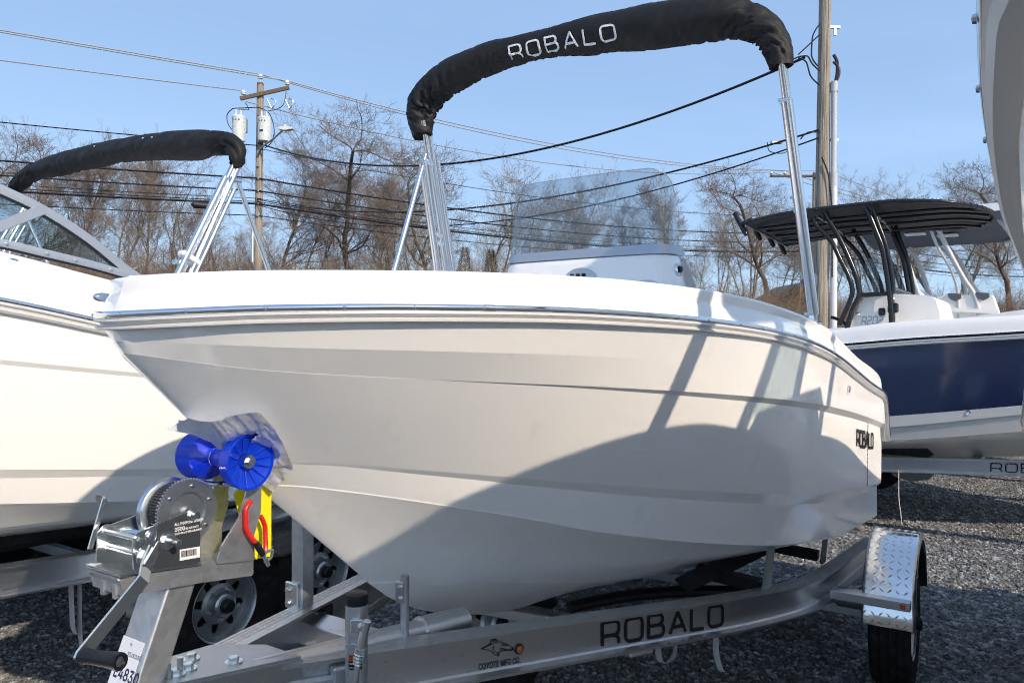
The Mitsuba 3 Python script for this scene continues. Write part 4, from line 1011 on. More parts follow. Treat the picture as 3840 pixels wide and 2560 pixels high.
skin_patch(round_poly([(-0.017, -0.018), (0.018, -0.018), (0.018, 0.020), (-0.017, 0.020)], 0.004), 0.0006, 0.0006, jk + '__sticker', 'dark_print')
skin_patch(Polygon([(-0.016, 0.006), (0.017, 0.006), (0.017, 0.0185), (-0.016, 0.0185)]).boundary.buffer(0.0007), 0.0013, 0.0004, jk + '__sticker_frame', 'orange_print')
for txt, h_, x, y, mt in (('KNOTT', 0.0085, -0.014, 0.0075, 'orange_print'), ('AUTOFLEX', 0.0046, -0.014, -0.004, 'label_white'), ('1000 LBS', 0.0034, -0.014, -0.013, 'label_white')):
    m = meshkit.text_mesh(txt, h_, 0.0004, True); v = np.array(m.vertices); v[:, 0] *= 0.85; mb = MB(BF); mb.add([jack_skin(a + x, b + y, 0.0014 + c) for a, b, c in v], m.faces); mb.put(jk + '__sticker_print', mt, smooth=False)
mb = MB(BF); q0 = on_rail(0.43, -0.068, 0.012); mb.box(q0 + RD * 0.03, (0.20, 0.02, 0.12), R=np.stack([RD / np.linalg.norm(RD), RN, RU], 1), ch=0.004)
mb.box(q0 + RD * 0.02 + RN * 0.018, (0.13, 0.024, 0.05), R=np.stack([RD / np.linalg.norm(RD), RN, RU], 1), ch=0.008).lathe([(0.016, 0.0), (0.020, 0.012), (0.014, 0.022), (0, 0.024)], q0 - RD * 0.045 + RN * 0.008, RN, 20).box(q0 + RD * 0.10 + RN * 0.030, (0.06, 0.03, 0.10), R=np.stack([RD / np.linalg.norm(RD), RN, RU], 1), ch=0.006)
mb.put(jk + '__mount', 'galvanised', smooth=25)
mb = MB(BF)                      # weld bead along the mount's upper edge
for i in range(26):
    q = on_rail(0.345 + i * 0.0066, -0.006, 0.030); ic = trimesh.creation.icosphere(1); mb.add(np.array(ic.vertices) * [0.006, 0.009, 0.006] + q, ic.faces)
mb.put(jk + '__weld_bead', 'zinc_dull', smooth=True)

# straps hanging under the trailer
for pts in ([(1.72, 0.58, 0.545), (1.73, 0.585, 0.47), (1.765, 0.60, 0.455), (1.80, 0.615, 0.48), (1.80, 0.62, 0.54)], [(2.02, 0.70, 0.52), (2.02, 0.70, 0.44), (2.03, 0.715, 0.36), (2.05, 0.72, 0.345)]):
    mb = MB(BF); mb.tube(spline(pts, 14), 0.012, 4, squash=(1, 0.25)); mb.put(trl + '__hanging_strap', 'strap')

# ------------------------------------------------------------------ loose things at the bow
cloth = thing('silver_cloth', 'crumpled silver protective cloth between the bow stem and the blue roller', 'cloth')
OUT = [(-0.148, 0.049), (-0.100, 0.073), (-0.089, 0.080), (-0.057, 0.075), (-0.010, 0.080), (-0.001, 0.088), (0.024, 0.092), (0.052, 0.095), (0.071, 0.093), (0.083, 0.076), (0.108, 0.043), (0.122, 0.012), (0.143, -0.036), (0.148, -0.060),
       (0.128, -0.072), (0.118, -0.079), (0.122, -0.086), (0.100, -0.119), (0.079, -0.104), (0.060, -0.080), (0.030, -0.050), (0.0, -0.03), (-0.02, -0.01), (-0.039, 0.017), (-0.073, 0.029)]
pg = Polygon(OUT); xs, ys = np.arange(-0.15, 0.152, 0.0045), np.arange(-0.125, 0.10, 0.0045)
pts2 = np.array([(x, y) for x in xs for y in ys if pg.buffer(-0.003).contains(Point(x, y))] + [(p.x, p.y) for p in [pg.exterior.interpolate(k * pg.exterior.length / 260) for k in range(260)]])
from scipy.spatial import Delaunay
tri = Delaunay(pts2).simplices; tri = tri[[pg.buffer(1e-5).contains(Point(*pts2[q].mean(0))) for q in tri]]


def waterline(z):
    """t of the port hull side at height z, by half-breadth."""
    tg = np.linspace(0.05, 1.0, 500); lz_, kz_ = low_z(tg), knuckle_lo[2](tg); cz_ = chine_z(tg)
    k = np.clip((z - lz_) / (kz_ - lz_), 0, 1); up = low_w(tg) + (knuckle_lo[1](tg) - low_w(tg)) * k
    kk = np.clip((z - cz_) / (lz_ - cz_), 0, 1); lo = chine_w(tg) + (low_low[1](tg) - chine_w(tg)) * kk
    w = np.where(z > lz_, up, lo); w = np.where(stem_z(tg) > z, 0, w)
    return tg, np.maximum.accumulate(w)


def cloth_at(a, b):
    """The cloth's chart (a across, b up, metres) laid on the hull's port side and hanging free ahead of the stem."""
    z = 1.376 + 1.05 * b + 0.02 * np.abs(a); t, w = np.zeros_like(a), np.zeros_like(a)
    for i in range(len(a)):
        tg, wg = waterline(z[i] + 0.008); stem_t = float(np.interp(z[i], [0.9, 1.1, 1.25, 1.35, 1.45, 1.55], [0.82, 0.56, 0.42, 0.33, 0.225, 0.13]))
        d = tg - (0.345 + 1.28 * a[i] - 0.82 * wg); j = max(int(np.argmax(d > 0)), 1); q = d[j - 1] / (d[j - 1] - d[j] - 1e-12); q = min(max(q, 0.0), 1.0); tj, wj = tg[j - 1] + q * (tg[j] - tg[j - 1]), wg[j - 1] + q * (wg[j] - wg[j - 1])
        free_t = 0.345 + 1.28 * a[i] - 0.82 * min(0.0, (a[i] + 0.03) * 0.35)
        if wj > 0.002 and free_t > stem_t - 0.02:
            t[i], w[i] = tj - 0.014, wj + 0.010
        else:
            t[i], w[i] = min(free_t, stem_t - 0.012), min(0.0, (a[i] + 0.03) * 0.35)
    q = np.stack([a * 11 + b * 6, b * 17 - a * 5, 0 * a], -1)
    f = meshkit.fbm(q, 4, 4); q2 = np.stack([a * 40 + b * 30, b * 13, 0 * a + 5], -1)
    c = np.clip(0.12 - np.abs(meshkit.fbm(q2, 3, 8) - 0.5), 0, 1) * 8
    bump = 0.012 * (f - 0.35) + 0.004 * c
    edge = np.array([pg.exterior.distance(Point(x, y)) for x, y in zip(a, b)])
    bump = bump + 0.004 * np.exp(-edge / 0.012)
    out = np.stack([t - bump, w + 0.6 * bump * np.clip(w * 20, 0, 1), z], 1)
    dw = np.abs(out[:, 1] - rc[1]); r_b = np.interp(dw, [0, 0.03, 0.05, 0.064, 0.10, 0.118, 0.125], [0.034, 0.036, 0.058, 0.072, 0.076, 0.072, 0.0])   # kept clear of the roller
    dt, dz = out[:, 0] - rc[0], out[:, 2] - rc[2]; rad = np.hypot(dt, dz) + 1e-9; k = np.where(rad < r_b, r_b / rad, 1.0)
    side = np.where(dt < 0.0, np.sqrt(np.maximum(r_b ** 2 - dz ** 2, 0)) * 1.0, dt * k)
    out[:, 0] = np.where(rad < r_b, rc[0] + side, out[:, 0])
    return out


mb = MB(BF); mb.add(cloth_at(pts2[:, 0], pts2[:, 1]), tri); m = mb.mesh(); put(cloth, m, 'silver_cloth', smooth=True)
tag = thing('yellow_tag', 'yellow warning card hanging behind the galvanised roller arm', 'tag')
mb = MB(BF); mb.prism([(0.318, 1.262), (0.332, 1.272), (0.425, 1.262), (0.432, 1.245), (0.432, 1.080), (0.372, 1.085), (0.360, 1.10)], 0.0012, (0, 0.030, 0), (1, 0, 0), (0, 0.0, 1), (0, 1, 0)); mb.put(tag, 'yellow_card', smooth=False)
loop = thing('red_cable', 'red safety cable looped round the galvanised roller arm with a steel clip', 'cable')
mb = MB(BF); mb.tube(spline([(0.335, 0.074, 1.246), (0.318, 0.077, 1.225), (0.318, 0.078, 1.19), (0.330, 0.080, 1.16), (0.345, 0.082, 1.142)], 18), 0.0062, 12); mb.put(loop + '__cable', 'red_rubber')
mb = MB(BF); mb.tube(spline([(0.375, 0.060, 1.200), (0.388, 0.062, 1.165), (0.386, 0.066, 1.130), (0.380, 0.072, 1.108)], 14), 0.0058, 12); mb.put(loop + '__cable', 'red_rubber')
mb = MB(BF); mb.tube([(0.343, 0.081, 1.144), (0.352, 0.083, 1.128), (0.363, 0.085, 1.108)], [0.0075, 0.0085, 0.007], 12); mb.put(loop + '__sleeve', 'black_plastic')
mb = MB(BF); mb.tube([(0.363, 0.085, 1.110), (0.372, 0.086, 1.092), (0.378, 0.087, 1.078)], 0.005, 10).tube(spline([(0.366, 0.08, 1.100), (0.385, 0.078, 1.112), (0.398, 0.078, 1.110), (0.395, 0.078, 1.096), (0.372, 0.08, 1.088)], 16), 0.0042, 8); mb.put(loop + '__clip', 'steel')
sw = thing('spare_wheel', 'trailer wheel lying behind the bow under the nearest boat, seen past the keel', 'wheel')
wheel(sw, WF, (-0.10, 3.72, 0.235), (0.55, -0.80, 0.25), 0.335, 0.18, 0.165)

# ------------------------------------------------------------------ other boats


def slope(z0, t0, k):
    return lambda t: z0 + k * (np.asarray(t, float) - t0)


def simple_rub(key, frame, w, z, t0, L, wc, chrome='chrome', scale=1.0, n=90, screws=None):
    p, nr = rail_path(w, z, t0, L, wc, n)
    mb = MB(frame); k = scale
    sweep(mb, p, nr, [(-0.02 * k, 0.014 * k), (0.010 * k, 0.014 * k), (0.016 * k, 0.004 * k), (0.017 * k, -0.012 * k), (0.019 * k, -0.018 * k), (0.006 * k, -0.024 * k), (0.006 * k, -0.034 * k), (0.016 * k, -0.040 * k), (0.010 * k, -0.050 * k), (-0.02 * k, -0.051 * k)])
    mb.put(key, 'vinyl_white', smooth=40)
    mb = MB(frame); th = np.linspace(-math.pi / 2, math.pi / 2, 7); sweep(mb, p, nr, [(0.0125 * k + 0.010 * k * math.cos(x), 0.002 * k + 0.011 * k * math.sin(x)) for x in th]); mb.put(key + '__insert', chrome, smooth=50)
    if screws:
        d = np.r_[0, np.cumsum(np.linalg.norm(np.diff(p, axis=0), axis=1))]
        for s_ in np.arange(screws[0], screws[1], screws[2]):
            i = int(np.searchsorted(d, s_)); n3 = np.r_[nr[i], 0]; mb = MB(frame)
            mb.lathe([(0.006, 0), (0.005, 0.004), (0, 0.005)], p[i] + n3 * 0.0225 * k + [0, 0, 0.002], n3, 8); mb.put(key + '__screw', 'steel')


# --- the white bowrider on the left
lb = thing('motor_boat', 'white boat at the left with tinted wraparound windshield and folded black bimini', 'boat')
LW, LL = -2.95, 3.6
lw = half(1.2, -2.3, 2.9, 2.4, 0.6)
lz = table((-2.3, 2.16), (-1.0, 2.06), (0.54, 1.806), (0.7, 1.777), (0.93, 1.730), (1.4, 1.645), (2.4, 1.50), (3.6, 1.38))
lk = slope(1.567, 0.54, -0.127)
b1, b2, ch, lo = slope(1.113, 0.56, -0.138), slope(1.073, 0.57, -0.132), slope(0.945, 0.58, -0.150), slope(0.806, 0.64, -0.06)
H = lambda B, t0: half(B, t0, 2.9, 2.1, 0.72)
loft([(-1.0, lambda t: 0 * t, slope(0.66, 0.5, -0.10)), (-1.2, H(0.62, -1.2), slope(0.72, 0.64, -0.07)), (-1.25, H(0.64, -1.25), slope(0.732, 0.64, -0.07)), (-1.4, H(0.93, -1.4), lo), (-1.42, H(0.96, -1.42), slope(0.826, 0.64, -0.06)),
      (-1.6, H(1.075, -1.6), ch), (-1.62, H(1.095, -1.62), slope(0.960, 0.58, -0.150)), (-1.75, H(1.115, -1.75), b2), (-1.76, H(1.142, -1.76), b1), (-2.1, H(1.168, -2.1), slope(1.547, 0.54, -0.127)), (-2.1, H(1.180, -2.1), lk),
      (-2.28, half(1.19, -2.28, 2.9, 2.4, 0.62), lambda t: lz(t) - 0.045)], LL, BF, LW, n=50).put(lb + '__hull', 'gelcoat_clean', smooth=True, weld=False)
mb = MB(BF); t = -2.3 + (LL + 2.3) * np.linspace(0, 1, 50) ** 1.8; w, z = lw(t), lz(t)
for s in (1, -1):
    rows = [np.stack([t, LW + s * np.maximum(w - a, 0), z + b], 1) for a, b in ((0, 0.01), (0.008, 0.045), (0.03, 0.11), (0.06, 0.165), (0.095, 0.20), (0.14, 0.222), (0.175, 0.232))] + [np.stack([t, LW + 0 * w, z + 0.27], 1)]
    mb.grid(rows if s > 0 else rows[::-1])
mb.put(lb + '__deck', 'gelcoat_clean', smooth=35)
simple_rub(lb + '__rub_rail', BF, lw, lz, -2.3, LL, LW, n=90, screws=(2.35, 3.9, 0.165))
WB = table((-1.2, 2.18), (0.6, 2.035), (0.77, 2.008), (0.96, 1.978), (1.14, 1.940), (1.3, 1.90))          # foot of the windshield
WH = table((-0.9, 2.64), (-0.3, 2.545), (0.2, 2.425), (0.6, 2.286), (0.77, 2.223), (0.96, 2.120), (1.165, 1.976), (1.26, 1.925))
foot_w = table((-0.9, 0.55), (-0.6, 0.80), (-0.2, 0.97), (0.3, 1.04), (1.3, 1.055))
ws = lb + '__windshield'
tt = np.linspace(-0.45, 1.24, 40)
for s in (1, -1):
    base = np.stack([tt, LW + s * foot_w(tt), WB(tt) + 0.02], 1); head = np.stack([tt + 0.0, LW + s * (foot_w(tt) - 0.02), np.maximum(WH(tt), WB(tt) + 0.02)], 1)
    mb = MB(BF); mb.grid([base, head]); mb.put(ws + '__glass', 'glass_tint', smooth=True, label='grey green tinted side pane')
    for path, hgt, off, mat, nm in ((base, 0.034, 0.0, 'alu_frame', 'sill'), (head, 0.040, 0.004, 'alu_frame', 'header')):
        mb = MB(BF); d = np.gradient(path, axis=0); d /= np.linalg.norm(d, axis=1, keepdims=True); nn = np.array([0, s, 0.0]); up = np.cross(d, nn) * -s; up = np.where(up[:, 2:] < 0, -up, up)
        prof = [(-0.014, -hgt / 2), (0.014, -hgt / 2), (0.017, 0), (0.014, hgt / 2), (-0.014, hgt / 2)]
        rows = [path + nn * a + up * b for a, b in prof]; mb.grid(np.array(rows + [rows[0]]).transpose(1, 0, 2)); mb.put(ws + '__' + nm, mat, smooth=30)
        mb = MB(BF); rows = [path + nn * a + up * b for a, b in ((0.0165, -hgt * 0.5), (0.0165, -hgt * 0.78), (0.004, -hgt * 0.78), (0.004, -hgt * 0.5))]; mb.grid(np.array(rows + [rows[0]]).transpose(1, 0, 2)); mb.put(ws + '__gasket', 'black_plastic', smooth=30)
    mb = MB(BF); a_, b_ = np.array([0.47, LW + s * (foot_w(0.47) + 0.004), 2.05]), np.array([0.76, LW + s * (foot_w(0.76) - 0.010), 2.215]); x = (b_ - a_) / np.linalg.norm(b_ - a_)
    mb.box((a_ + b_) / 2, (np.linalg.norm(b_ - a_) + 0.04, 0.022, 0.045), R=np.stack([x, [0, s, 0], np.cross(x, [0, s, 0])], 1), ch=0.003); mb.put(ws + '__mullion', 'alu_frame', smooth=20)
    if s > 0:
        for q in (0.62, 0.78, 0.90, 1.06):
            mb = MB(BF); mb.lathe([(0.008, 0), (0.007, 0.006), (0, 0.008)], (q, LW + foot_w(q) + 0.017, WB(q) + 0.02), (0, 1, 0), 10); mb.put(ws + '__screw', 'steel')
        mb = MB(BF); mb.lathe([(0.007, 0), (0.007, 0.004), (0, 0.005)], (1.155, LW + foot_w(1.155) + 0.005, 1.968), (0, 1, 0), 14); mb.put(ws + '__red_dot', 'red_rubber', label='small red round mark in the glass corner')
y_ = np.linspace(-1, 1, 21); fw = float(foot_w(-0.45))
base = np.stack([-0.45 - 0.35 * (1 - y_ ** 2), LW + y_ * fw, WB(-0.45) + 0.02 + 0.05 * (1 - y_ ** 2)], 1); head = np.stack([-0.45 - 0.18 * (1 - y_ ** 2), LW + y_ * (fw - 0.02), float(WH(-0.45)) + 0 * y_], 1)
mb = MB(BF); mb.grid([base, head]); mb.put(ws + '__glass', 'glass_tint', smooth=True)
mb = MB(BF); mb.tube(head, 0.018, 8); mb.put(ws + '__header', 'alu_frame')
mb = MB(BF); mb.add(np.array(trimesh.creation.icosphere(2).vertices) * [0.035, 0.014, 0.018] + [0.62, LW + 1.105, 1.972], trimesh.creation.icosphere(2).faces); mb.put(lb + '__side_light', 'chrome', smooth=True)
mb = MB(BF); canvas = canvas_boot(mb, [(1.68, -1.79, 2.58), (1.68, -1.775, 2.64), (1.68, -1.84, 2.70), (1.68, -2.0, 2.725), (1.68, -2.35, 2.765), (1.68, -2.75, 2.80), (1.68, -3.2, 2.825), (1.68, -3.65, 2.83), (1.68, -4.0, 2.815), (1.68, -4.22, 2.77), (1.68, -4.36, 2.68)],
                                 [0.040, 0.068, 0.080, 0.080, 0.074, 0.070, 0.068, 0.066, 0.062, 0.054, 0.032], 23, n=120, sides=26, fold=0.026)
mb.put(lb + '__bimini_boot', 'canvas', smooth=True, label='wrinkled black canvas boot')
mb = MB(BF); bv2 = canvas[2]
for i in (34, 38, 62, 66):
    q = bv2[i][int(np.argmax(-bv2[i][:, 0] + bv2[i][:, 2] * 0.9))]; mb.lathe([(0.008, 0), (0.006, 0.004), (0, 0.005)], q, (-0.7, 0, 0.6), 8)
mb.put(lb + '__bimini_boot__snaps', 'steel')
for s in (1, -1):
    wq = LW + 1.16 * s
    for (a_, b_, r_) in (((1.30, 0.0, 1.86), (1.69, 0, 2.63), 0.015), ((1.345, 0.012, 1.86), (1.715, 0.01, 2.63), 0.013), ((1.27, 0.02, 1.86), (1.60, 0.02, 2.50), 0.017), ((1.385, -0.01, 1.86), (1.67, 0, 2.45), 0.011), ((1.93, 0.0, 1.95), (1.69, 0.0, 2.50), 0.013)):
        mb = MB(BF); mb.tube([(a_[0], wq + a_[1], a_[2]), (b_[0], wq + b_[1], b_[2])], r_, 14); mb.put(lb + '__bimini_leg', 'alu_tube', smooth=40)
    mb = MB(BF); mb.box((1.400, wq + 0.006, 2.06), (0.105, 0.052, 0.030), R=np.array([[0.89, 0, 0.45], [0, 1, 0], [-0.45, 0, 0.89]]), ch=0.006); mb.put(lb + '__bimini_strap', 'white_print')
    mb = MB(BF); mb.box((1.665, wq, 2.50), (0.09, 0.036, 0.022), ch=0.005).box((1.37, wq, 2.035), (0.10, 0.04, 0.022), ch=0.004); mb.put(lb + '__bimini_clamp', 'steel')

lt = thing('boat_trailer', 'aluminium tandem axle trailer carrying the white boat at the left', 'trailer')
for s in (1, -1):
    mb = MB(BF); pts = np.array([[a, LW + s * 0.93, 0.652 - 0.075 * (a - 0.66)] for a in np.linspace(-1.6, 3.6, 20)]); i_beam(mb, pts, np.tile([0, float(s)], (20, 1)), h=0.135, grooves=False); mb.put(lt + '__rail', 'aluminium', smooth=24)
    for i, t_ in enumerate((1.57, 2.25)):
        key = numbered(lt + '__wheel'); labels[key] = {}; wheel(key, BF, (t_, LW + s * 1.13, 0.275), (0, s, 0), 0.36, 0.20, 0.185)
        beam((t_, LW, 0.30), (t_, LW + s * 1.0, 0.30), 0.06, 0.06, 'galvanised', lt + '__axle')
    mb = MB(BF); ff = []
    prof = [(1.17, 0.30), (1.20, 0.48), (1.32, 0.62), (1.50, 0.675), (2.32, 0.675), (2.50, 0.62), (2.62, 0.48), (2.65, 0.30)]
    rows = [np.array([[a, LW + s * w_, b] for a, b in spline([(a, b, 0) for a, b in prof], 30)[:, :2]]) for w_ in (1.00, 1.27)]; mb.grid(rows); mb.grid([r + [0, 0, -0.006] for r in rows])
    skirt = Polygon([(1.17, 0.30), (1.20, 0.48), (1.32, 0.62), (1.50, 0.675), (2.32, 0.675), (2.50, 0.62), (2.62, 0.48), (2.65, 0.30), (2.58, 0.34), (2.50, 0.50), (2.32, 0.60), (2.10, 0.58), (2.0, 0.47), (1.91, 0.455), (1.82, 0.47), (1.70, 0.58), (1.50, 0.60), (1.32, 0.50), (1.24, 0.34)])
    mb.prism(skirt, 0.004, (0, LW + s * 1.27, 0), (1, 0, 0), (0, 0, 1), (0, s, 0)); fk = lt + '__fender'; fk = numbered(fk); mb.put(fk, 'diamond_plate', smooth=30)
    mb = MB(BF)
    for i in range(70):
        for j in range(14):
            a, b = 1.16 + i * 0.0215, 0.30 + j * 0.0215 + 0.0107 * (i % 2)
            if skirt.buffer(-0.010).contains(Point(a, b)):
                d = 0.78 if (i + j) % 2 else -0.78; c_, s2 = math.cos(d), math.sin(d); o = np.array([a, LW + s * 1.2742, b]); u_, v_ = np.array([c_, 0, s2]), np.array([-s2, 0, c_]); n3 = np.array([0, s, 0.0])
                mb.add([o + u_ * 0.011, o + v_ * 0.0034, o - u_ * 0.011, o - v_ * 0.0034, o + n3 * 0.0022], [[0, 1, 4], [1, 2, 4], [2, 3, 4], [3, 0, 4]])
    mb.put(fk + '__tread_pattern', 'diamond_plate', smooth=False, kind='stuff', label='raised diamond tread pattern')
for t_ in (-0.8, 0.5, 2.9):
    beam((t_, LW - 0.95, 0.50), (t_, LW + 0.95, 0.50), 0.09, 0.06, 'aluminium', lt + '__cross_member')
for s in (1, -1):
    mb = MB(BF); mb.tube([(-0.6, LW + s * 0.55, 0.70), (3.4, LW + s * 0.62, 0.62)], 0.07, 4, squash=(1, 0.6)); mb.put(lt + '__bunk', 'carpet', smooth=10)
mb = MB(BF); mb.tube(spline([(0.98, LW + 0.86, 0.52), (0.985, LW + 0.86, 0.36), (0.99, LW + 0.86, 0.27), (1.0, LW + 0.865, 0.24)], 12), 0.024, 4, squash=(1, 0.25)).tube(spline([(1.02, LW + 0.86, 0.52), (1.02, LW + 0.865, 0.30), (1.03, LW + 0.865, 0.12)], 12), 0.020, 4, squash=(1, 0.25)); mb.put(lt + '__hanging_strap', 'strap')

# --- the boat on the right, outside the frame but for the edge of its bow; it shades the nearest boat
rb = thing('motor_boat', 'grey looking boat bow in shade cut off by the right edge of the picture', 'boat')
RW, RL = 2.75, 4.6
rbw_ = table((-0.85, 0.0), (-0.84, 0.16), (-0.80, 0.36), (-0.70, 0.64), (-0.5, 0.91), (-0.25, 1.07), (-0.04, 1.119), (0.305, 1.123), (0.77, 1.110), (1.2, 1.076), (1.49, 1.045), (1.91, 1.018), (2.67, 1.0), (5.0, 0.98))
rbw = lambda t: np.maximum(rbw_(t), 0); rdec = table((-1, 0), (1.2, 0.0), (1.9, 0.05), (2.7, 0.085), (5.3, 0.10))
rbz = table((-0.85, 1.98), (-0.3, 1.985), (0.0, 1.985), (0.305, 1.985), (0.77, 1.95), (1.2, 1.90), (1.49, 1.84), (1.91, 1.76), (2.67, 1.65), (3.1, 1.56), (3.44, 1.46), (4.0, 1.30), (4.6, 1.15))
Z_ = lambda f, d: (lambda t: f(t) - d)
K_ = lambda k: (lambda t: np.maximum(rbw(t) * k, 0))
loft([(0.35, lambda t: 0 * t, table((0.35, 0.85), (1.0, 0.62), (2.0, 0.48), (4.6, 0.30))), (0.05, half(0.92, 0.05, 2.2, 2.0, 0.8), table((0.05, 1.20), (1.0, 0.98), (2.5, 0.80), (4.6, 0.60))), (0.03, half(0.94, 0.03, 2.2, 2.0, 0.8), table((0.03, 1.225), (1.0, 1.005), (2.5, 0.825), (4.6, 0.625))),
      (-0.30, half(0.97, -0.30, 1.9, 2.1, 0.75), table((-0.30, 1.58), (1.0, 1.40), (2.5, 1.18), (4.6, 0.85))), (-0.32, half(0.99, -0.32, 1.9, 2.1, 0.75), table((-0.32, 1.61), (1.0, 1.44), (2.5, 1.22), (4.6, 0.88))), (-0.82, K_(0.982), Z_(rbz, 0.12)), (-0.83, K_(0.985), Z_(rbz, 0.045))], RL, BF, RW, n=70).put(rb + '__hull', 'gelcoat', smooth=True, weld=False)
mb = MB(BF); t = -0.85 + (RL + 0.85) * np.linspace(0, 1, 60) ** 1.8; w, z = rbw(t), rbz(t)
for s in (1, -1):
    rows = [np.stack([t, RW + s * np.maximum(w - a, 0), z + b], 1) for a, b in ((0, 0.01), (0.012, 0.03), (0.05, 0.045), (0.11, 0.05), (0.24, 0.05), (0.25, -0.05))] + [np.stack([t, RW + 0 * w, z + 0.0], 1)]
    mb.grid(rows if s > 0 else rows[::-1])
mb.put(rb + '__deck', 'gelcoat_clean', smooth=35)
simple_rub(rb + '__rub_rail', BF, rbw, rbz, -0.85, RL, RW, scale=1.25, n=110, screws=(6.2, 8.6, 0.24))
TOPZ = 3.05
mb = MB(BF); mb.prism(round_poly([(0.76, 1.80), (3.2, 1.80), (3.2, 3.08), (0.76, 3.08)], 0.1), 0.05, (0, 0, TOPZ), (1, 0, 0), (0, 1, 0), (0, 0, 1)); mb.put(rb + '__hard_top', 'gelcoat_clean', smooth=30)
for w_ in (1.95, 2.95):
    for (a_, b_) in (((0.85, 1.9), (1.25, TOPZ)), ((1.75, 1.7), (2.25, TOPZ))):
        mb = MB(BF); mb.tube(spline([(a_[0], w_, a_[1]), ((a_[0] * 0.7 + b_[0] * 0.3), w_, 2.4), (b_[0], w_, b_[1])], 12), 0.038, 14); mb.put(rb + '__top_leg', 'black_paint', smooth=40)
mb = MB(BF); mb.box((1.75, 2.45, 1.75), (0.8, 0.7, 0.9), ch=0.08); mb.put(rb + '__console', 'gelcoat_clean', smooth=25)
mb = MB(BF); mb.grid([[(1.40, w_, 2.19) for w_ in np.linspace(2.12, 2.78, 7)], [(1.62, w_, 2.70) for w_ in np.linspace(2.15, 2.75, 7)]]); mb.put(rb + '__windshield', 'glass_tint', smooth=True)
rt = thing('boat_trailer', 'trailer under the boat cut off by the right edge', 'trailer')
for s in (1, -1):
    mb = MB(BF); i_beam(mb, np.array([[a, RW + s * 0.55, 0.62 - 0.06 * a] for a in np.linspace(0.6, 5.2, 12)]), np.tile([0, float(s)], (12, 1)), grooves=False); mb.put(rt + '__rail', 'aluminium', smooth=24)
    for t_ in (3.2, 4.0):
        key = numbered(rt + '__wheel'); labels[key] = {}; wheel(key, BF, (t_, RW + s * 0.78, 0.24), (0, s, 0), 0.35, 0.20, 0.185)
mb = MB(BF); mb.tube(np.array([(0.6, RW, 0.55), (-1.2, RW, 0.55)]), 0.05, 4); mb.put(rt + '__drawbar', 'galvanised', smooth=10)
beam((3.6, RW - 0.9, 0.42), (3.6, RW + 0.9, 0.42), 0.1, 0.06, 'aluminium', rt + '__cross_member')

# --- the navy boat behind


def ND(p):
    """Navy boat measured from its bow: t aft, w towards the camera."""
    p = np.atleast_2d(np.asarray(p, float)); return NF(np.c_[3.9 - p[:, 0], 1.22 - p[:, 1], p[:, 2]])


ND.flip = False
nb = thing('motor_boat', 'navy blue hulled centre console boat with black T-top, behind on the right', 'boat')
u2 = lambda rows: table(*[(3.9 - a, b) for a, b in sorted(rows, reverse=True)])
NL = 6.2
nsw, ngz = half(1.22, 0.0, 3.2, 2.4, 0.62), u2([(3.9, 2.30), (2.5, 2.02), (0.79, 1.857), (0.33, 1.839), (-0.19, 1.812), (-0.71, 1.745), (-1.5, 1.66), (-2.3, 1.60)])
nrz = u2([(3.9, 2.15), (2.5, 1.88), (0.79, 1.712), (0.0, 1.660), (-0.55, 1.610), (-1.5, 1.54), (-2.3, 1.49)])
nh = lambda B, t0: half(B, t0, 3.2, 2.1, 0.74)
nnb, nbd, nc1, nc2 = u2([(3.6, 1.55), (0.79, 1.121), (-0.18, 0.976), (-2.3, 0.72)]), u2([(3.5, 1.42), (0.79, 1.03), (-0.14, 0.868), (-2.3, 0.60)]), u2([(3.3, 1.24), (0.79, 0.882), (-0.17, 0.736), (-2.3, 0.50)]), u2([(3.0, 1.0), (0.79, 0.723), (-0.14, 0.632), (-2.3, 0.42)])
loft([(0.95, lambda t: 0 * t, u2([(2.95, 0.85), (0.79, 0.56), (-2.3, 0.30)])), (0.9, nh(0.72, 0.9), nc2), (0.9, nh(0.75, 0.9), lambda t: nc2(t) + 0.012), (0.6, nh(1.05, 0.6), nc1), (0.6, nh(1.085, 0.6), lambda t: nc1(t) + 0.015), (0.4, nh(1.12, 0.4), nbd), (0.4, nh(1.145, 0.4), lambda t: nbd(t) + 0.014), (0.3, nh(1.155, 0.3), nnb)], NL, ND, n=44).put(nb + '__hull', 'grey_gel', smooth=True, weld=False)
loft([(0.3, nh(1.157, 0.3), nnb), (0.15, half(1.185, 0.15, 3.2, 2.2, 0.68), lambda t: (nnb(t) + nrz(t)) / 2), (0.02, half(1.205, 0.02, 3.2, 2.4, 0.62), lambda t: nrz(t) - 0.035)], NL, ND, n=44).put(nb + '__topside', 'navy_gel', smooth=True, weld=False, label='glossy navy blue topsides')
mb = MB(ND); t = NL * np.linspace(0, 1, 44) ** 1.7; w, z, g = nsw(t), nrz(t), ngz(t)
for s in (1, -1):
    rows = [np.stack([t, s * np.maximum(w - a, 0), z + b * (g - z)], 1) for a, b in ((0, 0.06), (0.006, 0.35), (0.014, 0.62), (0.030, 0.9), (0.05, 0.98), (0.075, 1.0), (0.26, 1.0), (0.28, 0.72))] + [np.stack([t, 0 * w, z + 0.45 * (g - z)], 1)]
    mb.grid(rows if s > 0 else rows[::-1])
mb.put(nb + '__deck', 'gelcoat_clean', smooth=35)
simple_rub(nb + '__rub_rail', ND, nsw, nrz, 0, NL, 0, chrome='black_plastic', n=80)
mb = MB(NF); mb.lathe([(0.02, -0.02), (0.026, 0.006), (0.022, 0.012), (0.014, 0.010), (0.014, 0.004), (0, 0.004)], (0.40, 0.075, 1.035), (0, -1, 0), 18); mb.put(nb + '__drain_fitting', 'chrome')
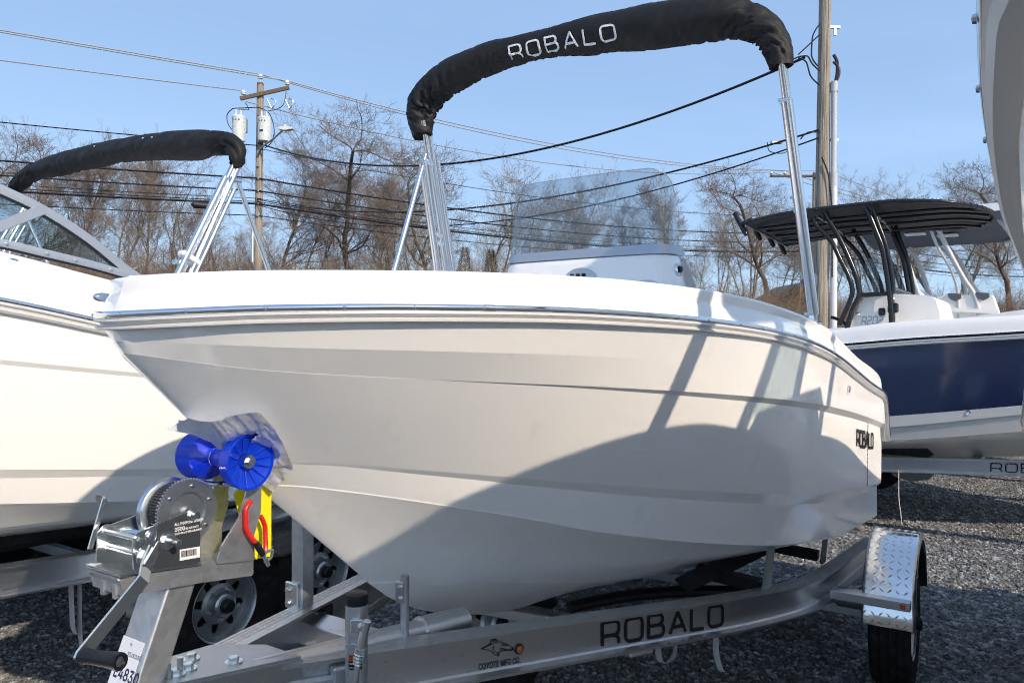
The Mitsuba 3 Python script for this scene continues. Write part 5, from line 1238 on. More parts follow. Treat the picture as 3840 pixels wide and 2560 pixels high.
mb = MB(NF); mb.prism(round_poly([(-1.0, 0.57), (0.04, 0.57), (0.10, 0.60), (0.03, 0.665), (-1.0, 0.70)], 0.01), 0.02, (0, 0.50, 0), (1, 0, 0), (0, 0, 1), (0, -1, 0)); mb.put(nb + '__bottom_fitting', 'black_plastic')
mb = MB(NF); mb.prism(round_poly([(-0.64, 1.50), (-0.61, 1.80), (-0.485, 2.055), (-0.26, 2.075), (-0.20, 1.50)], 0.03), 1.16, (0, 1.58, 0), (1, 0, 0), (0, 0, 1), (0, -1, 0)); mb.put(nb + '__console', 'seat_white', smooth=30)
mb = MB(NF); mb.prism(round_poly([(-0.21, 1.50), (-0.22, 2.07), (-0.18, 2.085), (0.06, 2.06), (0.11, 2.03), (0.15, 1.88), (0.15, 1.50)], 0.03), 1.12, (0, 1.56, 0), (1, 0, 0), (0, 0, 1), (0, -1, 0)); mb.put(nb + '__forward_seat', 'seat_white', smooth=30)
polys, wid = wide_text('R202', 0.075, 0.014, gap=0.18)
for g_ in polys:
    mb = MB(NF); mb.prism(affinity.skew(g_, 14), 0.004, (-0.50, 0.419, 1.80), (0.185 / wid, 0, 0.004), (0, 0, 1), (0, -1, 0)); mb.put(nb + '__console__lettering', 'grey_print', smooth=False)
mb = MB(NF); mb.box((-0.245, 0.375, 1.945), (0.05, 0.05, 0.075), ch=0.01).box((-0.325, 0.40, 1.92), (0.06, 0.02, 0.07), ch=0.01).box((-0.20, 0.36, 1.95), (0.045, 0.05, 0.09), ch=0.012); mb.put(nb + '__leg_bracket', 'black_paint')
g_ = []
for k in np.linspace(0, 1, 5):
    g_.append([(-0.50 + 0.02 * k, 0.46, 2.07 + 0.36 * k), (-0.40 + 0.01 * k, 0.44, 2.075 + 0.36 * k), (-0.30 - 0.06 * k, 0.45, 2.08 + 0.36 * k), (-0.255 - 0.09 * k, 0.52, 2.08 + 0.36 * k), (-0.25 - 0.09 * k, 1.0, 2.08 + 0.37 * k), (-0.255 - 0.09 * k, 1.48, 2.08 + 0.36 * k), (-0.30 - 0.06 * k, 1.55, 2.08 + 0.36 * k), (-0.50 + 0.02 * k, 1.54, 2.07 + 0.36 * k)])
mb = MB(NF); mb.grid(g_); mb.put(nb + '__windshield', 'glass_console', smooth=True)


def black_tube(key, pts, r, mat='black_paint', frame=NF, n=24, sides=12):
    mb = MB(frame); mb.tube(spline(pts, n), r, sides); mb.put(key, mat, smooth=40)


LA = [(-0.93, 2.86), (-0.90, 2.78), (-0.83, 2.70), (-0.75, 2.59), (-0.68, 2.43), (-0.60, 2.25), (-0.57, 2.12), (-0.59, 2.04), (-0.64, 1.92), (-0.69, 1.80)]
LB = [(-0.82, 2.90), (-0.80, 2.85), (-0.70, 2.66), (-0.60, 2.43), (-0.52, 2.18), (-0.51, 2.09), (-0.56, 1.97), (-0.62, 1.76)]
LC = [(-0.46, 2.90), (-0.43, 2.84), (-0.37, 2.68), (-0.31, 2.50), (-0.28, 2.32), (-0.25, 2.10), (-0.23, 1.80)]
LC2 = [(-0.39, 2.88), (-0.35, 2.75), (-0.28, 2.53), (-0.24, 2.32), (-0.22, 2.15), (-0.22, 2.08)]
for v_ in (0.35, 1.58):
    for q, r_ in ((LA, 0.022), (LB, 0.024), (LC, 0.026), (LC2, 0.020)):
        black_tube(nb + '__t_top_leg', [(a, v_, b) for a, b in q], r_)
    black_tube(nb + '__t_top_bar', [(-0.53, v_, 2.08), (-0.25, v_, 2.085)], 0.020)
black_tube(nb + '__t_top_bar', [(-0.235, 0.35, 2.14), (-0.235, 1.58, 2.14)], 0.018)
black_tube(nb + '__t_top_bar', [(-0.50, 1.58, 2.08), (-0.50, 0.35, 2.08)], 0.016)
# canopy: laced edge tube, black cloth, longitudinal tubes under it
RIM = [(-1.62, 0.32), (-1.0, 0.30), (-0.3, 0.30), (0.10, 0.34), (0.32, 0.48), (0.47, 0.72), (0.53, 1.05), (0.47, 1.40), (0.32, 1.64), (0.10, 1.78), (-0.3, 1.84), (-1.0, 1.84), (-1.62, 1.82)]
zt = table((-1.8, 2.845), (-1.6, 2.865), (-0.9, 2.93), (-0.3, 2.935), (0.13, 2.90), (0.4, 2.86), (0.6, 2.83))
zv = lambda u, v: zt(u) - 0.075 * np.clip((np.asarray(v) - 0.3) / 1.54, 0, 1) + 0.03 * np.sin(np.pi * np.clip((np.asarray(v) - 0.3) / 1.54, 0, 1))
rim = spline([(a, b, float(zv(a, b))) for a, b in RIM], 150); rim = np.vstack([rim, rim[:1]])
mb = MB(NF); mb.tube(rim, 0.019, 10); mb.put(nb + '__t_top__rim', 'black_paint', smooth=40)
mb = MB(NF)
for i in range(1, 146, 2):
    d = rim[i + 1] - rim[i]; d /= np.linalg.norm(d); mb.lathe([(0.0195, -0.006), (0.0245, -0.004), (0.0245, 0.004), (0.0195, 0.006)], rim[i], d, 8)
mb.put(nb + '__t_top__lacing', 'cable', smooth=40)
mb = MB(NF); k = len(rim) - 1; cen = rim[:k].mean(0); inn = [cen + (rim[:k] - cen) * f_ for f_ in (0.985, 0.66, 0.33, 0.02)]
for r_ in inn:
    r_[:, 2] = zv(r_[:, 0], r_[:, 1]) + 0.010
mb.grid(np.array([np.vstack([r_, r_[:1]]) for r_ in inn])); inn2 = [r_ - [0, 0, 0.008] for r_ in inn]; mb.grid(np.array([np.vstack([r_, r_[:1]]) for r_ in inn2])[::-1]); mb.put(nb + '__t_top__cloth', 'canvas', smooth=True)
for v_, u1 in ((0.62, 0.40), (0.90, 0.50), (1.20, 0.50), (1.50, 0.40)):
    black_tube(nb + '__t_top__tube', [(a, v_, float(zv(a, v_)) - 0.035 - 0.03 * (a > -1.3) * (a < 0.1)) for a in (-1.55, -1.2, -0.7, -0.2, 0.15, u1)], 0.016)
for u_ in (-0.9, -0.42):
    black_tube(nb + '__t_top__tube', [(u_, b, float(zv(u_, b)) - 0.06) for b in (0.36, 0.6, 1.07, 1.5, 1.8)], 0.018)
for v_ in (0.36, 0.82, 1.30, 1.76):
    mb = MB(NF); z = float(zv(-1.62, v_)); mb.lathe([(0.022, 0), (0.022, 0.02), (0.026, 0.03), (0.026, 0.25), (0.029, 0.255), (0.029, 0.27), (0.021, 0.27), (0.021, 0.1)], (-1.595, v_, z - 0.12), (-0.45, 0, 0.9), 14); mb.put(nb + '__rod_holder', 'black_paint')
mb = MB(NF); mb.tube(spline([(-0.80, 0.5, 1.88), (-0.74, 0.5, 1.86), (-0.62, 0.5, 1.76)], 8), 0.016, 10); mb.put(nb + '__grab_handle', 'black_plastic')
mb = MB(NF); mb.add(np.array(trimesh.creation.icosphere(2).vertices) * [0.03, 0.03, 0.022] + [-0.535, 0.40, 1.90], trimesh.creation.icosphere(2).faces); mb.put(nb + '__horn', 'chrome', smooth=True)
nt_ = thing('boat_trailer', 'aluminium trailer with raised letters under the navy boat', 'trailer')
for v_, s in ((0.10, -1), (2.30, 1)):
    pts = np.array([[a, v_, 0.606 + 0.0 + 0.068 * a] for a in np.linspace(-2.6, 3.2, 20)]); mb = MB(NF); i_beam(mb, pts, np.tile([0, float(s)], (20, 1)), h=0.128, grooves=False); mb.put(nt_ + '__rail', 'aluminium', smooth=24)
    for u_ in (-0.75, -1.5):
        key = numbered(nt_ + '__wheel'); labels[key] = {}; wheel(key, NF, (u_, v_ + s * 0.02 + 0.12 * (s > 0) + 0.0, 0.24), (0, s, 0), 0.35, 0.2, 0.185)
polys, wid = wide_text('ROBALO', 0.070, 0.0095, gap=0.22)
for g_ in polys:
    mb = MB(NF); mb.prism(g_, 0.003, (0.555, 0.10 + 0.0385, 0.606 + 0.068 * 0.55 - 0.100), (0.62 / wid, 0, 0.62 / wid * 0.068), (0, 0, 1), (0, -1, 0)); mb.put(nt_ + '__rail__raised_letter', 'dark_print', smooth=False)
for u_ in (-1.1, 0.4, 2.2):
    mb = MB(NF); mb.box((u_, 1.2, 0.50 + 0.068 * u_), (0.08, 2.1, 0.06), ch=0.004); mb.put(nt_ + '__cross_member', 'aluminium', smooth=20)
mb = MB(NF); mb.prism(round_poly([(-0.30, 0.44), (0.12, 0.47), (0.05, 0.36), (-0.10, 0.325), (-0.25, 0.36)], 0.02), 0.01, (0, 0.55, 0), (1, 0, 0), (0, 0, 1), (0, -1, 0)); mb.put(nt_ + '__mud_flap', 'bunk_grey')
mb = MB(NF); mb.tube(spline([(-0.13, 0.05, 0.50), (-0.13, 0.05, 0.30), (-0.11, 0.04, 0.10), (-0.10, 0.03, 0.02)], 10), 0.014, 4, squash=(1, 0.25)); mb.put(nt_ + '__hanging_strap', 'strap')

# --- the white boat behind that
fb = thing('motor_boat', 'white boat with grey hardtop and bucket seats, farthest right behind the navy boat', 'boat')
FW = 4.55


def FD(p):
    p = np.atleast_2d(np.asarray(p, float)); return NF(np.c_[4.2 - p[:, 0], FW - p[:, 1], p[:, 2]])


FD.flip = False
fz = table((0, 2.42), (2.0, 2.15), (3.5, 2.02), (3.9, 1.96), (5.0, 1.86), (7.0, 1.76))
fw_ = half(1.2, 0, 3.2, 2.4, 0.62)
loft([(0.9, lambda t: 0 * t, lambda t: fz(t) - 1.35), (0.6, nh(1.0, 0.6), lambda t: fz(t) - 1.0), (0.2, nh(1.12, 0.2), lambda t: fz(t) - 0.6), (0.0, fw_, lambda t: fz(t) - 0.16), (0.02, lambda t: np.maximum(fw_(t) - 0.04, 0), fz), (0.3, lambda t: np.maximum(fw_(t) - 0.3, 0), fz), (0.3, lambda t: 0 * t, lambda t: fz(t) - 0.1)], 7.0, FD, n=36).put(fb + '__hull', 'gelcoat_clean', smooth=True, weld=False)
mb = MB(NF)
top = [(-1.3, 3.85), (1.6, 3.85), (1.9, 4.3), (1.9, 5.0), (1.6, 5.40), (-1.3, 5.40)]
zh = lambda u, v: 3.285 - 0.14 * (np.asarray(v) - 3.85)
pp = round_poly(top, 0.1); pv = np.array(pp.exterior.coords)[:-1]
lo_, up_ = np.c_[pv, zh(pv[:, 0], pv[:, 1])], np.c_[pv, zh(pv[:, 0], pv[:, 1]) + 0.10]
mb.grid(np.array([lo_, up_]), closed=True); m = len(pv); mb.add(np.vstack([up_, up_.mean(0)]), [[i, (i + 1) % m, m] for i in range(m)]); mb.put(fb + '__hardtop', 'gelcoat_clean', smooth=30)
mb = MB(NF); q = np.c_[pv * 0.985 + pv.mean(0) * 0.015, zh(pv[:, 0], pv[:, 1]) - 0.012]; mb.add(np.vstack([q, q.mean(0)]), [[i, m, (i + 1) % m] for i in range(m)]); mb.put(fb + '__hardtop_lining', 'slate_top')
mb = MB(NF); mb.box((0.3, 3.853, 3.225), (3.0, 0.006, 0.10)); mb.put(fb + '__hardtop_side', 'slate_top')
for (u_, v_) in ((-0.60, 4.55), (-0.22, 4.75)):
    mb = MB(NF); mb.box((u_, v_, float(zh(u_, v_)) - 0.03), (0.26, 0.20, 0.03), ch=0.01); mb.put(fb + '__ceiling_box', 'grey_gel')
for v_ in (4.0, 5.25):
    for pts, wd in (([(-0.78, 3.24), (-0.68, 2.9), (-0.53, 2.42), (-0.42, 2.0), (-0.40, 1.7)], 0.055), ([(-0.36, 3.22), (-0.27, 2.92), (-0.09, 2.54), (-0.03, 2.28), (-0.02, 1.8)], 0.032), ([(-0.28, 3.22), (-0.12, 2.80), (0.04, 2.45), (0.16, 2.22), (0.22, 1.8)], 0.050), ([(0.42, 3.22), (0.52, 3.05), (0.68, 2.75), (0.80, 2.2), (0.82, 1.8)], 0.05)):
        black_tube(fb + '__top_leg', [(a, v_, b - 0.14 * (v_ - 3.85) * (b > 3.1)) for a, b in pts], wd * 0.62, 'frame_grey', n=20)
for s_, x0 in ((0, -0.24),):
    mb = MB(NF); mb.prism(round_poly([(x0, 1.85), (x0 - 0.02, 2.22), (x0 + 0.10, 2.275), (x0 + 0.34, 2.24), (x0 + 0.58, 2.255), (x0 + 0.65, 2.02), (x0 + 0.62, 1.85)], 0.04), 0.55, (0, 4.55, 0), (1, 0, 0), (0, 0, 1), (0, -1, 0)); mb.put(fb + '__seat', 'seat_white', smooth=30)
    for a in (x0 + 0.15, x0 + 0.46):
        mb = MB(NF); mb.prism(round_poly([(a - 0.06, 2.275), (a + 0.10, 2.26), (a + 0.10, 2.20), (a + 0.03, 2.165), (a - 0.03, 2.20)], 0.015), 0.03, (0, 4.0, 0), (1, 0, 0), (0, 0, 1), (0, -1, 0)); mb.put(fb + '__headrest', 'seat_dark', smooth=30)
    mb = MB(NF); mb.prism([(x0 + 0.12, 2.03), (x0 + 0.66, 1.99), (x0 + 0.66, 2.04), (x0 + 0.13, 2.08)], 0.10, (0, 3.99, 0), (1, 0, 0), (0, 0, 1), (0, -1, 0)); mb.put(fb + '__seat_cushion', 'seat_white', smooth=20)
mb = MB(NF); mb.box((-0.7, 4.6, 2.0), (0.5, 0.9, 0.7), ch=0.06); mb.put(fb + '__console', 'seat_white', smooth=25)
ft = thing('boat_trailer', 'trailer under the farthest white boat on the right', 'trailer')
for v_, s in ((3.6, -1), (5.4, 1)):
    mb = MB(NF); i_beam(mb, np.array([[a, v_, 0.60 + 0.03 * a] for a in np.linspace(-2.6, 3.0, 10)]), np.tile([0, float(s)], (10, 1)), grooves=False); mb.put(ft + '__rail', 'aluminium', smooth=24)
    key = numbered(ft + '__wheel'); labels[key] = {}; wheel(key, NF, (-1.0, v_ + 0.1 * s, 0.24), (0, s, 0), 0.35, 0.2, 0.185, hub=False)

# ------------------------------------------------------------------ ground
GZ = -0.11                       # the lot lies a little lower than the zero of the boats' measures
structure('gravel_lot', label='gravel lot of crushed grey stone')
g = np.linspace(0, 1, 2)
mb = MB(); xs = np.r_[-900, -200, -60, np.linspace(-30, 40, 8), 90, 300, 900]; ys = np.r_[-900, -60, np.linspace(-12, 22, 9)]
mb.grid([[(x, y, GZ) for x in xs] for y in ys]); mb.put('gravel_lot', 'ground', smooth=False)
structure('embankment', label='low bank covered in brown leaf litter')
ys = np.r_[22, 24, 26, 28, 31, 35, 42, 60, 120, 400, 900]; zs = [GZ, 0.5, 1.5, 2.6, 3.6, 4.2, 4.5, 4.6, 4.6, 4.6, 4.6]; xs = np.r_[-900, -300, np.linspace(-90, 90, 46), 300, 900]
rows = []
for y, z in zip(ys, zs):
    q = np.stack([xs, 0 * xs + y, 0 * xs], -1); rows.append(np.stack([xs, 0 * xs + y, z * (0.7 + 0.6 * meshkit.fbm(q * 0.09, 3, 2)) * np.interp(xs, [-30, 5, 14, 60], [1.0, 0.92, 0.62, 0.62])], 1))
mb = MB(); mb.grid(rows); mb.put('embankment', 'litter', smooth=True)

# crushed stones, in patches scattered over the near lot
labels['gravel'] = {'label': 'loose crushed grey stones covering the lot', 'kind': 'stuff'}
ico = trimesh.creation.icosphere(0); iv, if_ = np.array(ico.vertices), np.array(ico.faces)


def stone_patch(seed, mats=('stone_a', 'stone_b', 'stone_c'), n=(1000, 700, 200), size=0.9):
    r = np.random.default_rng(seed); d = {'type': 'shapegroup'}
    for m_, c in zip(mats, n):
        V, F = [], []
        for i in range(c):
            s = r.uniform(0.0070, 0.0155) * np.array([r.uniform(0.9, 1.5), r.uniform(0.6, 1.0), r.uniform(0.45, 0.8)])
            v = iv * (1 + r.uniform(-0.30, 0.25, (12, 1))) * s
            a, b, c_ = r.uniform(0, 6.28), r.uniform(-0.5, 0.5), r.uniform(-0.5, 0.5)
            Rz = np.array([[math.cos(a), -math.sin(a), 0], [math.sin(a), math.cos(a), 0], [0, 0, 1]]); Rx = np.array([[1, 0, 0], [0, math.cos(b), -math.sin(b)], [0, math.sin(b), math.cos(b)]]); Ry = np.array([[math.cos(c_), 0, math.sin(c_)], [0, 1, 0], [-math.sin(c_), 0, math.cos(c_)]])
            V.append(v @ (Rz @ Rx @ Ry).T + [r.uniform(0, size), r.uniform(0, size), s[2] * r.uniform(-0.1, 0.75)]); F.append(if_ + 12 * i)
        d[m_] = mikit.ply(trimesh.Trimesh(np.vstack(V), np.vstack(F), process=False), 'mat_' + m_, smooth=False)
    return d


scene['gravel_patch_a'], scene['gravel_patch_b'] = stone_patch(1), stone_patch(2)
rr = random.Random(4); k = 0
for ix in range(-5, 9):
    for iy in range(2, 13):
        x, y = ix * 0.9, iy * 0.9
        if abs(x + 0.45) / max(y + 0.9, 0.1) > 0.86 or (y > 9.5 and x < 1.5):
            continue
        k += 1; q = rr.randrange(4)
        scene[f'gravel__{k:03d}'] = {'type': 'instance', 'shapegroup': {'type': 'ref', 'id': 'gravel_patch_' + 'ab'[rr.randrange(2)]}, 'to_world': T().translate([x + 0.45, y + 0.45, GZ]).rotate([0, 0, 1], 90 * q).translate([-0.45, -0.45, 0])}

# ------------------------------------------------------------------ bare trees
from collections import defaultdict


def grow(seed, stems, spread, wander, up, trunk_r, levels=4, dense=1.0):
    """A leafless tree of unit height: segments (start, end, radius, radius, level)."""
    r = np.random.default_rng(seed); segs = []

    def branch(p, d, L, rad, lev):
        n = (9, 7, 5, 4, 3)[lev]
        for i in range(n):
            d = d + r.normal(0, wander * (0.35, 0.55, 0.6, 0.6, 0.6)[lev], 3); d[2] += up * (0.3, 1.0, 1.0, 1.0, 1.0)[lev]; d /= np.linalg.norm(d)
            q = p + d * L / n; r1 = max(rad * (1 - (0.6, 0.75, 0.8, 0.8, 0.8)[lev] / n * (1 + i / n)), 0.0042 / 9)
            segs.append((p, q, rad, r1, lev)); p, rad = q, r1
            if lev < levels and (lev > 0 or i >= 2):
                k = r.poisson((1.5, 1.35, 1.25, 1.2)[lev] * dense)
                for _ in range(k):
                    az = r.uniform(0, 6.283); side = np.array([math.cos(az), math.sin(az), 0.25]); side -= d * (side @ d); side /= np.linalg.norm(side) + 1e-9
                    el = r.uniform(0.45, 1.0) * spread; nd = d * math.cos(el) + side * math.sin(el); nd /= np.linalg.norm(nd)
                    branch(p, nd, L * r.uniform(0.34, 0.60) * (1.0 if lev else 1.0 - 0.05 * i), rad * r.uniform(0.38, 0.60), lev + 1)

    for k in range(stems):
        a = r.uniform(0, 6.283); lean = r.uniform(0.1, 0.35) if stems > 1 else r.uniform(0, 0.12)
        branch(np.array([math.cos(a), math.sin(a), 0]) * 0.01 * (stems > 1), np.array([lean * math.cos(a), lean * math.sin(a), 1.0]), r.uniform(0.62, 0.78), trunk_r * r.uniform(0.7, 1.0), 0)
    return segs


def seg_mesh(segs, sides):
    p0, p1 = np.array([s[0] for s in segs]), np.array([s[1] for s in segs]); r0, r1 = np.array([s[2] for s in segs]), np.array([s[3] for s in segs])
    d = p1 - p0; d /= np.linalg.norm(d, axis=1, keepdims=True); a = np.cross(d, np.where(np.abs(d[:, 2:]) < 0.9, [[0, 0, 1.0]], [[1.0, 0, 0]])); a /= np.linalg.norm(a, axis=1, keepdims=True); b = np.cross(d, a)
    an = np.arange(sides) * 2 * np.pi / sides; ring = np.cos(an)[None, :, None] * a[:, None] + np.sin(an)[None, :, None] * b[:, None]
    v = np.concatenate([p0[:, None] + r0[:, None, None] * ring, p1[:, None] + r1[:, None, None] * ring], 1); n = len(segs)
    j = np.arange(sides); f = np.concatenate([np.stack([j, (j + 1) % sides, (j + 1) % sides + sides], 1), np.stack([j, (j + 1) % sides + sides, j + sides], 1)])
    return trimesh.Trimesh(v.reshape(-1, 3), (f[None] + (np.arange(n) * 2 * sides)[:, None, None]).reshape(-1, 3), process=False)


PROTO = []
for i, (st, sp, wa, up, tr, dn) in enumerate([(2, 0.85, 0.30, 0.05, 0.0085, 0.85), (1, 0.90, 0.34, 0.03, 0.0120, 1.12), (3, 0.80, 0.26, 0.07, 0.0075, 0.72), (1, 0.75, 0.24, 0.08, 0.0100, 1.12), (4, 0.85, 0.30, 0.05, 0.0060, 0.66), (1, 1.05, 0.50, 0.02, 0.0150, 1.12)]):
    sg = grow(210 + i, st, sp, wa, up, tr, 4, dn)
    tops = max(s[1][2] for s in sg)
    scene[f'tree_kind_{i}_grey'] = {'type': 'shapegroup'}; scene[f'tree_kind_{i}_red'] = {'type': 'shapegroup'}
    ta, tb = seg_mesh([s for s in sg if s[4] <= 1], 6), seg_mesh([s for s in sg if s[4] > 1], 3)
    for nm, mt, mc in (('grey', 'mat_bark_grey', 'mat_twig_grey'), ('red', 'mat_bark_brown', 'mat_twig_red')):
        scene[f'tree_kind_{i}_{nm}'].update({'trunk': mikit.ply(ta, mt, smooth=40), 'crown': mikit.ply(tb, mc, smooth=False)})
    PROTO.append((tops, len(sg)))


def tree(i, x, y, z, height, rot, label, bk='grey', group=None, sx=1.0):
    key = thing('bare_tree', label, 'tree', group); s = height / PROTO[i][0]
    scene[key] = {'type': 'instance', 'shapegroup': {'type': 'ref', 'id': f'tree_kind_{i}_' + ('grey' if bk == 'grey' else 'red')}, 'to_world': T().translate([x, y, z]).rotate([0, 0, 1], rot).scale([s * sx, s * sx, s])}


def at(px, y):
    """Sideways position of something seen at px (of 2352) at distance y."""
    return (px - 1176) / 1711 * y


TREES = [  # across, distance, row of the top, kind, turn, bark, label or None
    (40, 33, 290, 1, 20, 'red', 'bare reddish tree at the far left edge over the windshield'), (150, 35, 262, 3, 80, 'red', 'tall slim bare tree above the left bimini'), (260, 33, 285, 0, 140, 'red', None), (330, 38, 290, 3, 30, 'red', None), (415, 33, 310, 4, 200, 'red', 'low bare tree just left of the transformer pole'),
    (500, 37, 380, 2, 250, 'red', None), (640, 34, 325, 1, 10, 'red', 'bare tree just right of the transformer pole'), (715, 33, 315, 0, 75, 'red', None), (800, 34, 266, 5, 120, 'red', 'tallest bare tree, with crooked limbs, left of the near bimini'), (870, 37, 320, 3, 170, 'red', None), (905, 33, 345, 2, 220, 'red', 'spreading bare tree behind the bright bimini brace'),
    (1005, 40, 325, 1, 300, 'grey', 'pale bare tree seen through the bimini leg bundle'), (1145, 40, 335, 0, 40, 'grey', 'pale leaning bare tree left of the console windshield'), (1205, 36, 400, 4, 90, 'grey', None), (1300, 37, 345, 2, 130, 'grey', 'wide bare tree seen through the console windshield'), (1390, 40, 400, 1, 190, 'red', None), (1470, 39, 410, 0, 240, 'red', None),
    (1575, 38, 375, 3, 280, 'grey', 'upright bare tree right of the console windshield'), (1660, 40, 440, 4, 330, 'grey', None), (1725, 41, 430, 2, 15, 'grey', None), (1765, 37, 378, 5, 65, 'red', 'gnarled bare tree above the brown house'), (1830, 43, 440, 0, 115, 'grey', None), (1905, 45, 440, 1, 165, 'grey', None), (1985, 46, 450, 2, 215, 'grey', None),
    (2075, 44, 350, 2, 265, 'grey', 'round topped bare tree above the black T-top'), (2140, 47, 420, 5, 315, 'grey', None), (2225, 46, 385, 0, 5, 'grey', 'bare tree between the T-top and the right edge'), (2320, 44, 360, 5, 55, 'red', 'bare tree at the right edge beside the shaded bow'), (2410, 45, 380, 3, 105, 'grey', None), (-60, 34, 300, 5, 155, 'red', None)]
TREES += [(p, 47 + (p % 7), 430 + (p * 37 % 80), p * 7 % 5, p, 'red' if p % 3 else 'grey', None) for p in range(15, 1000, 105)] + [(p, 52 + (p % 7), 440 + (p * 37 % 90), p * 7 % 5, p, 'grey', None) for p in range(1010, 2400, 100)]
for px, y, h, kind, rot, bk, lab in TREES:
    z0 = float(np.interp(y, [22, 24, 26, 28, 31, 35, 42, 60], zs[:8])) * 0.8
    grp = 'bare trees in the background' if lab is None else None
    if lab is None:
        lab = ('leafless brown tree in the bank of trees on the left' if px < 1000 else 'leafless tree in the thin row behind the middle and right')
        grp = 'brown trees on the left bank' if px < 1000 else 'thin trees in the middle and right'
    tree(kind, at(px, y), y, z0 - 0.1, EYE + (784 - h) / 1711 * y - z0, rot, lab, bk, grp, 1.05 + 0.25 * ((px * 13) % 10) / 10)

# brush on the bank
labels['brush'] = {'label': 'tangle of brown leafless brush on the bank', 'kind': 'stuff'}


def brush_clump(seed, n, h, wide, cols):
    r = np.random.default_rng(seed); parts = defaultdict(list)
    for i in range(n):
        p = np.array([r.uniform(-wide, wide), r.uniform(-wide, wide) * 0.6, 0.0]); d = np.array([r.normal(0, 0.35), r.normal(0, 0.3), 1.0]); L = h * r.uniform(0.45, 1.0); rad = r.uniform(0.006, 0.013); m_ = cols[r.integers(len(cols))]
        for s in range(5):
            d = d + r.normal(0, 0.28, 3); d[2] -= 0.10 * s * r.uniform(0, 1); d /= np.linalg.norm(d); q = p + d * L / 5; parts[m_].append((p, q, rad, rad * 0.8, 0)); rad *= 0.8
            for _ in range(2):
                e = d + r.normal(0, 0.75, 3); e /= np.linalg.norm(e); parts[m_].append((q, q + e * L * r.uniform(0.10, 0.28), rad * 0.75, 0.003, 1))
            p = q
    return {'type': 'shapegroup', **{m_: mikit.ply(seg_mesh(s, 3), 'mat_' + m_, smooth=False) for m_, s in parts.items()}}


scene['clump_a'] = brush_clump(1, 70, 2.6, 1.5, ('brush_brown', 'brush_brown', 'brush_tan', 'twig_red'))
scene['clump_b'] = brush_clump(2, 80, 1.9, 1.5, ('brush_brown', 'brush_tan', 'twig_red'))
scene['clump_c'] = brush_clump(3, 90, 2.2, 1.4, ('brush_olive', 'brush_brown', 'twig_grey'))
rr = random.Random(9); k = 0
for y in (23.5, 25.0, 26.6, 28.4, 30.6, 33.4, 37):
    for px in np.arange(-120, 2480, 52 * 25 / y * 1.25):
        px = px + rr.uniform(-15, 15); yy = y + rr.uniform(-0.6, 0.6)
        right = px > 1480
        if right and y > 34:
            continue
        z0 = float(np.interp(yy, [22, 24, 26, 28, 31, 35, 42, 60], zs[:8])) * 0.85 * float(np.interp(at(px, yy), [-30, 5, 14, 60], [1.0, 0.92, 0.62, 0.62]))
        c = 'clump_c' if (600 < px < 980 and y < 31 and rr.random() < 0.65) else ('clump_a' if rr.random() < (0.3 if right else 0.55) else 'clump_b')
        s = rr.uniform(0.8, 1.25) * (1.0 if right else 1.02 if px > 980 else 1.2); k += 1
        scene[f'brush__{k:03d}'] = {'type': 'instance', 'shapegroup': {'type': 'ref', 'id': c}, 'to_world': T().translate([at(px, yy), yy, z0 - 0.05]).rotate([0, 0, 1], rr.uniform(0, 360)).scale([s * 1.1, s * 1.1, s])}

# two small evergreens beyond the brush
for (px, y, h, lab) in ((1068, 42, 4.4, 'small dark evergreen beside the bimini legs, the left of two'), (1128, 40, 4.0, 'bushy dark evergreen left of the console')):
    key = thing('pine_tree', lab, 'tree'); r = np.random.default_rng(px); x = at(px, y); V, F = [], []; n = 2600
    for i in range(n):
        t_ = r.uniform(0, 1) ** 0.8; rad = (1 - t_) * h * 0.26 * r.uniform(0.3, 1.0) + 0.1; a = r.uniform(0, 6.28) ; a = round(a * 4) / 4 + r.normal(0, 0.10); c = np.array([rad * math.cos(a), rad * math.sin(a), 0.3 + t_ * (h - 0.3) + 0.15 * rad])
        d = np.array([math.cos(a), math.sin(a), 0.45]) + r.normal(0, 0.4, 3); d /= np.linalg.norm(d); e = np.cross(d, r.normal(0, 1, 3)); e /= np.linalg.norm(e); s = r.uniform(0.07, 0.16)
        V += [c + e * 0.02, c - e * 0.02, c + d * s]; F.append([3 * i, 3 * i + 1, 3 * i + 2])
    put(key + '__crown', trimesh.Trimesh(np.array(V) + [x, y, 2.5], np.array(F), process=False), 'needles', smooth=False)
    mb = MB(); mb.tube([(x, y, 2.2), (x, y, 2.4 + h)], [0.08, 0.01], 6); mb.put(key + '__trunk', 'bark_brown')

# the brown house beyond the trees
hs = thing('house', 'small brown house with grey gable roof half hidden by trees, beside the right utility pole', 'house')
hx, hy, hz = at(1812, 52), 52.0, 1.9
mb = MB(); mb.box((hx, hy, hz + 1.3), (3.4, 5.0, 2.6)); mb.prism([(-1.7, 0), (1.7, 0), (0, 0.95)], 5.0, (hx, hy + 2.5, hz + 2.6), (1, 0, 0), (0, 0, 1), (0, -1, 0)); mb.put(hs + '__wall', 'house_brown', smooth=False)
mb = MB()
for s in (1, -1):
    mb.prism([(0, 0.97), (s * 2.0, -0.15), (s * 2.0, -0.03), (0, 1.09)], 5.4, (hx, hy + 2.7, hz + 2.6), (1, 0, 0), (0, 0, 1), (0, -1, 0))
mb.put(hs + '__roof', 'roof_grey', smooth=False)
for a in (-0.9, 0.9):
    mb = MB(); mb.box((hx + a, hy - 2.52, hz + 1.5), (0.7, 0.06, 1.0)); mb.put(hs + '__window__frame', 'window_pale', smooth=False)
    mb = MB(); mb.box((hx + a, hy - 2.56, hz + 1.5), (0.54, 0.02, 0.84)); mb.put(hs + '__window__pane', 'black_paint', smooth=False)

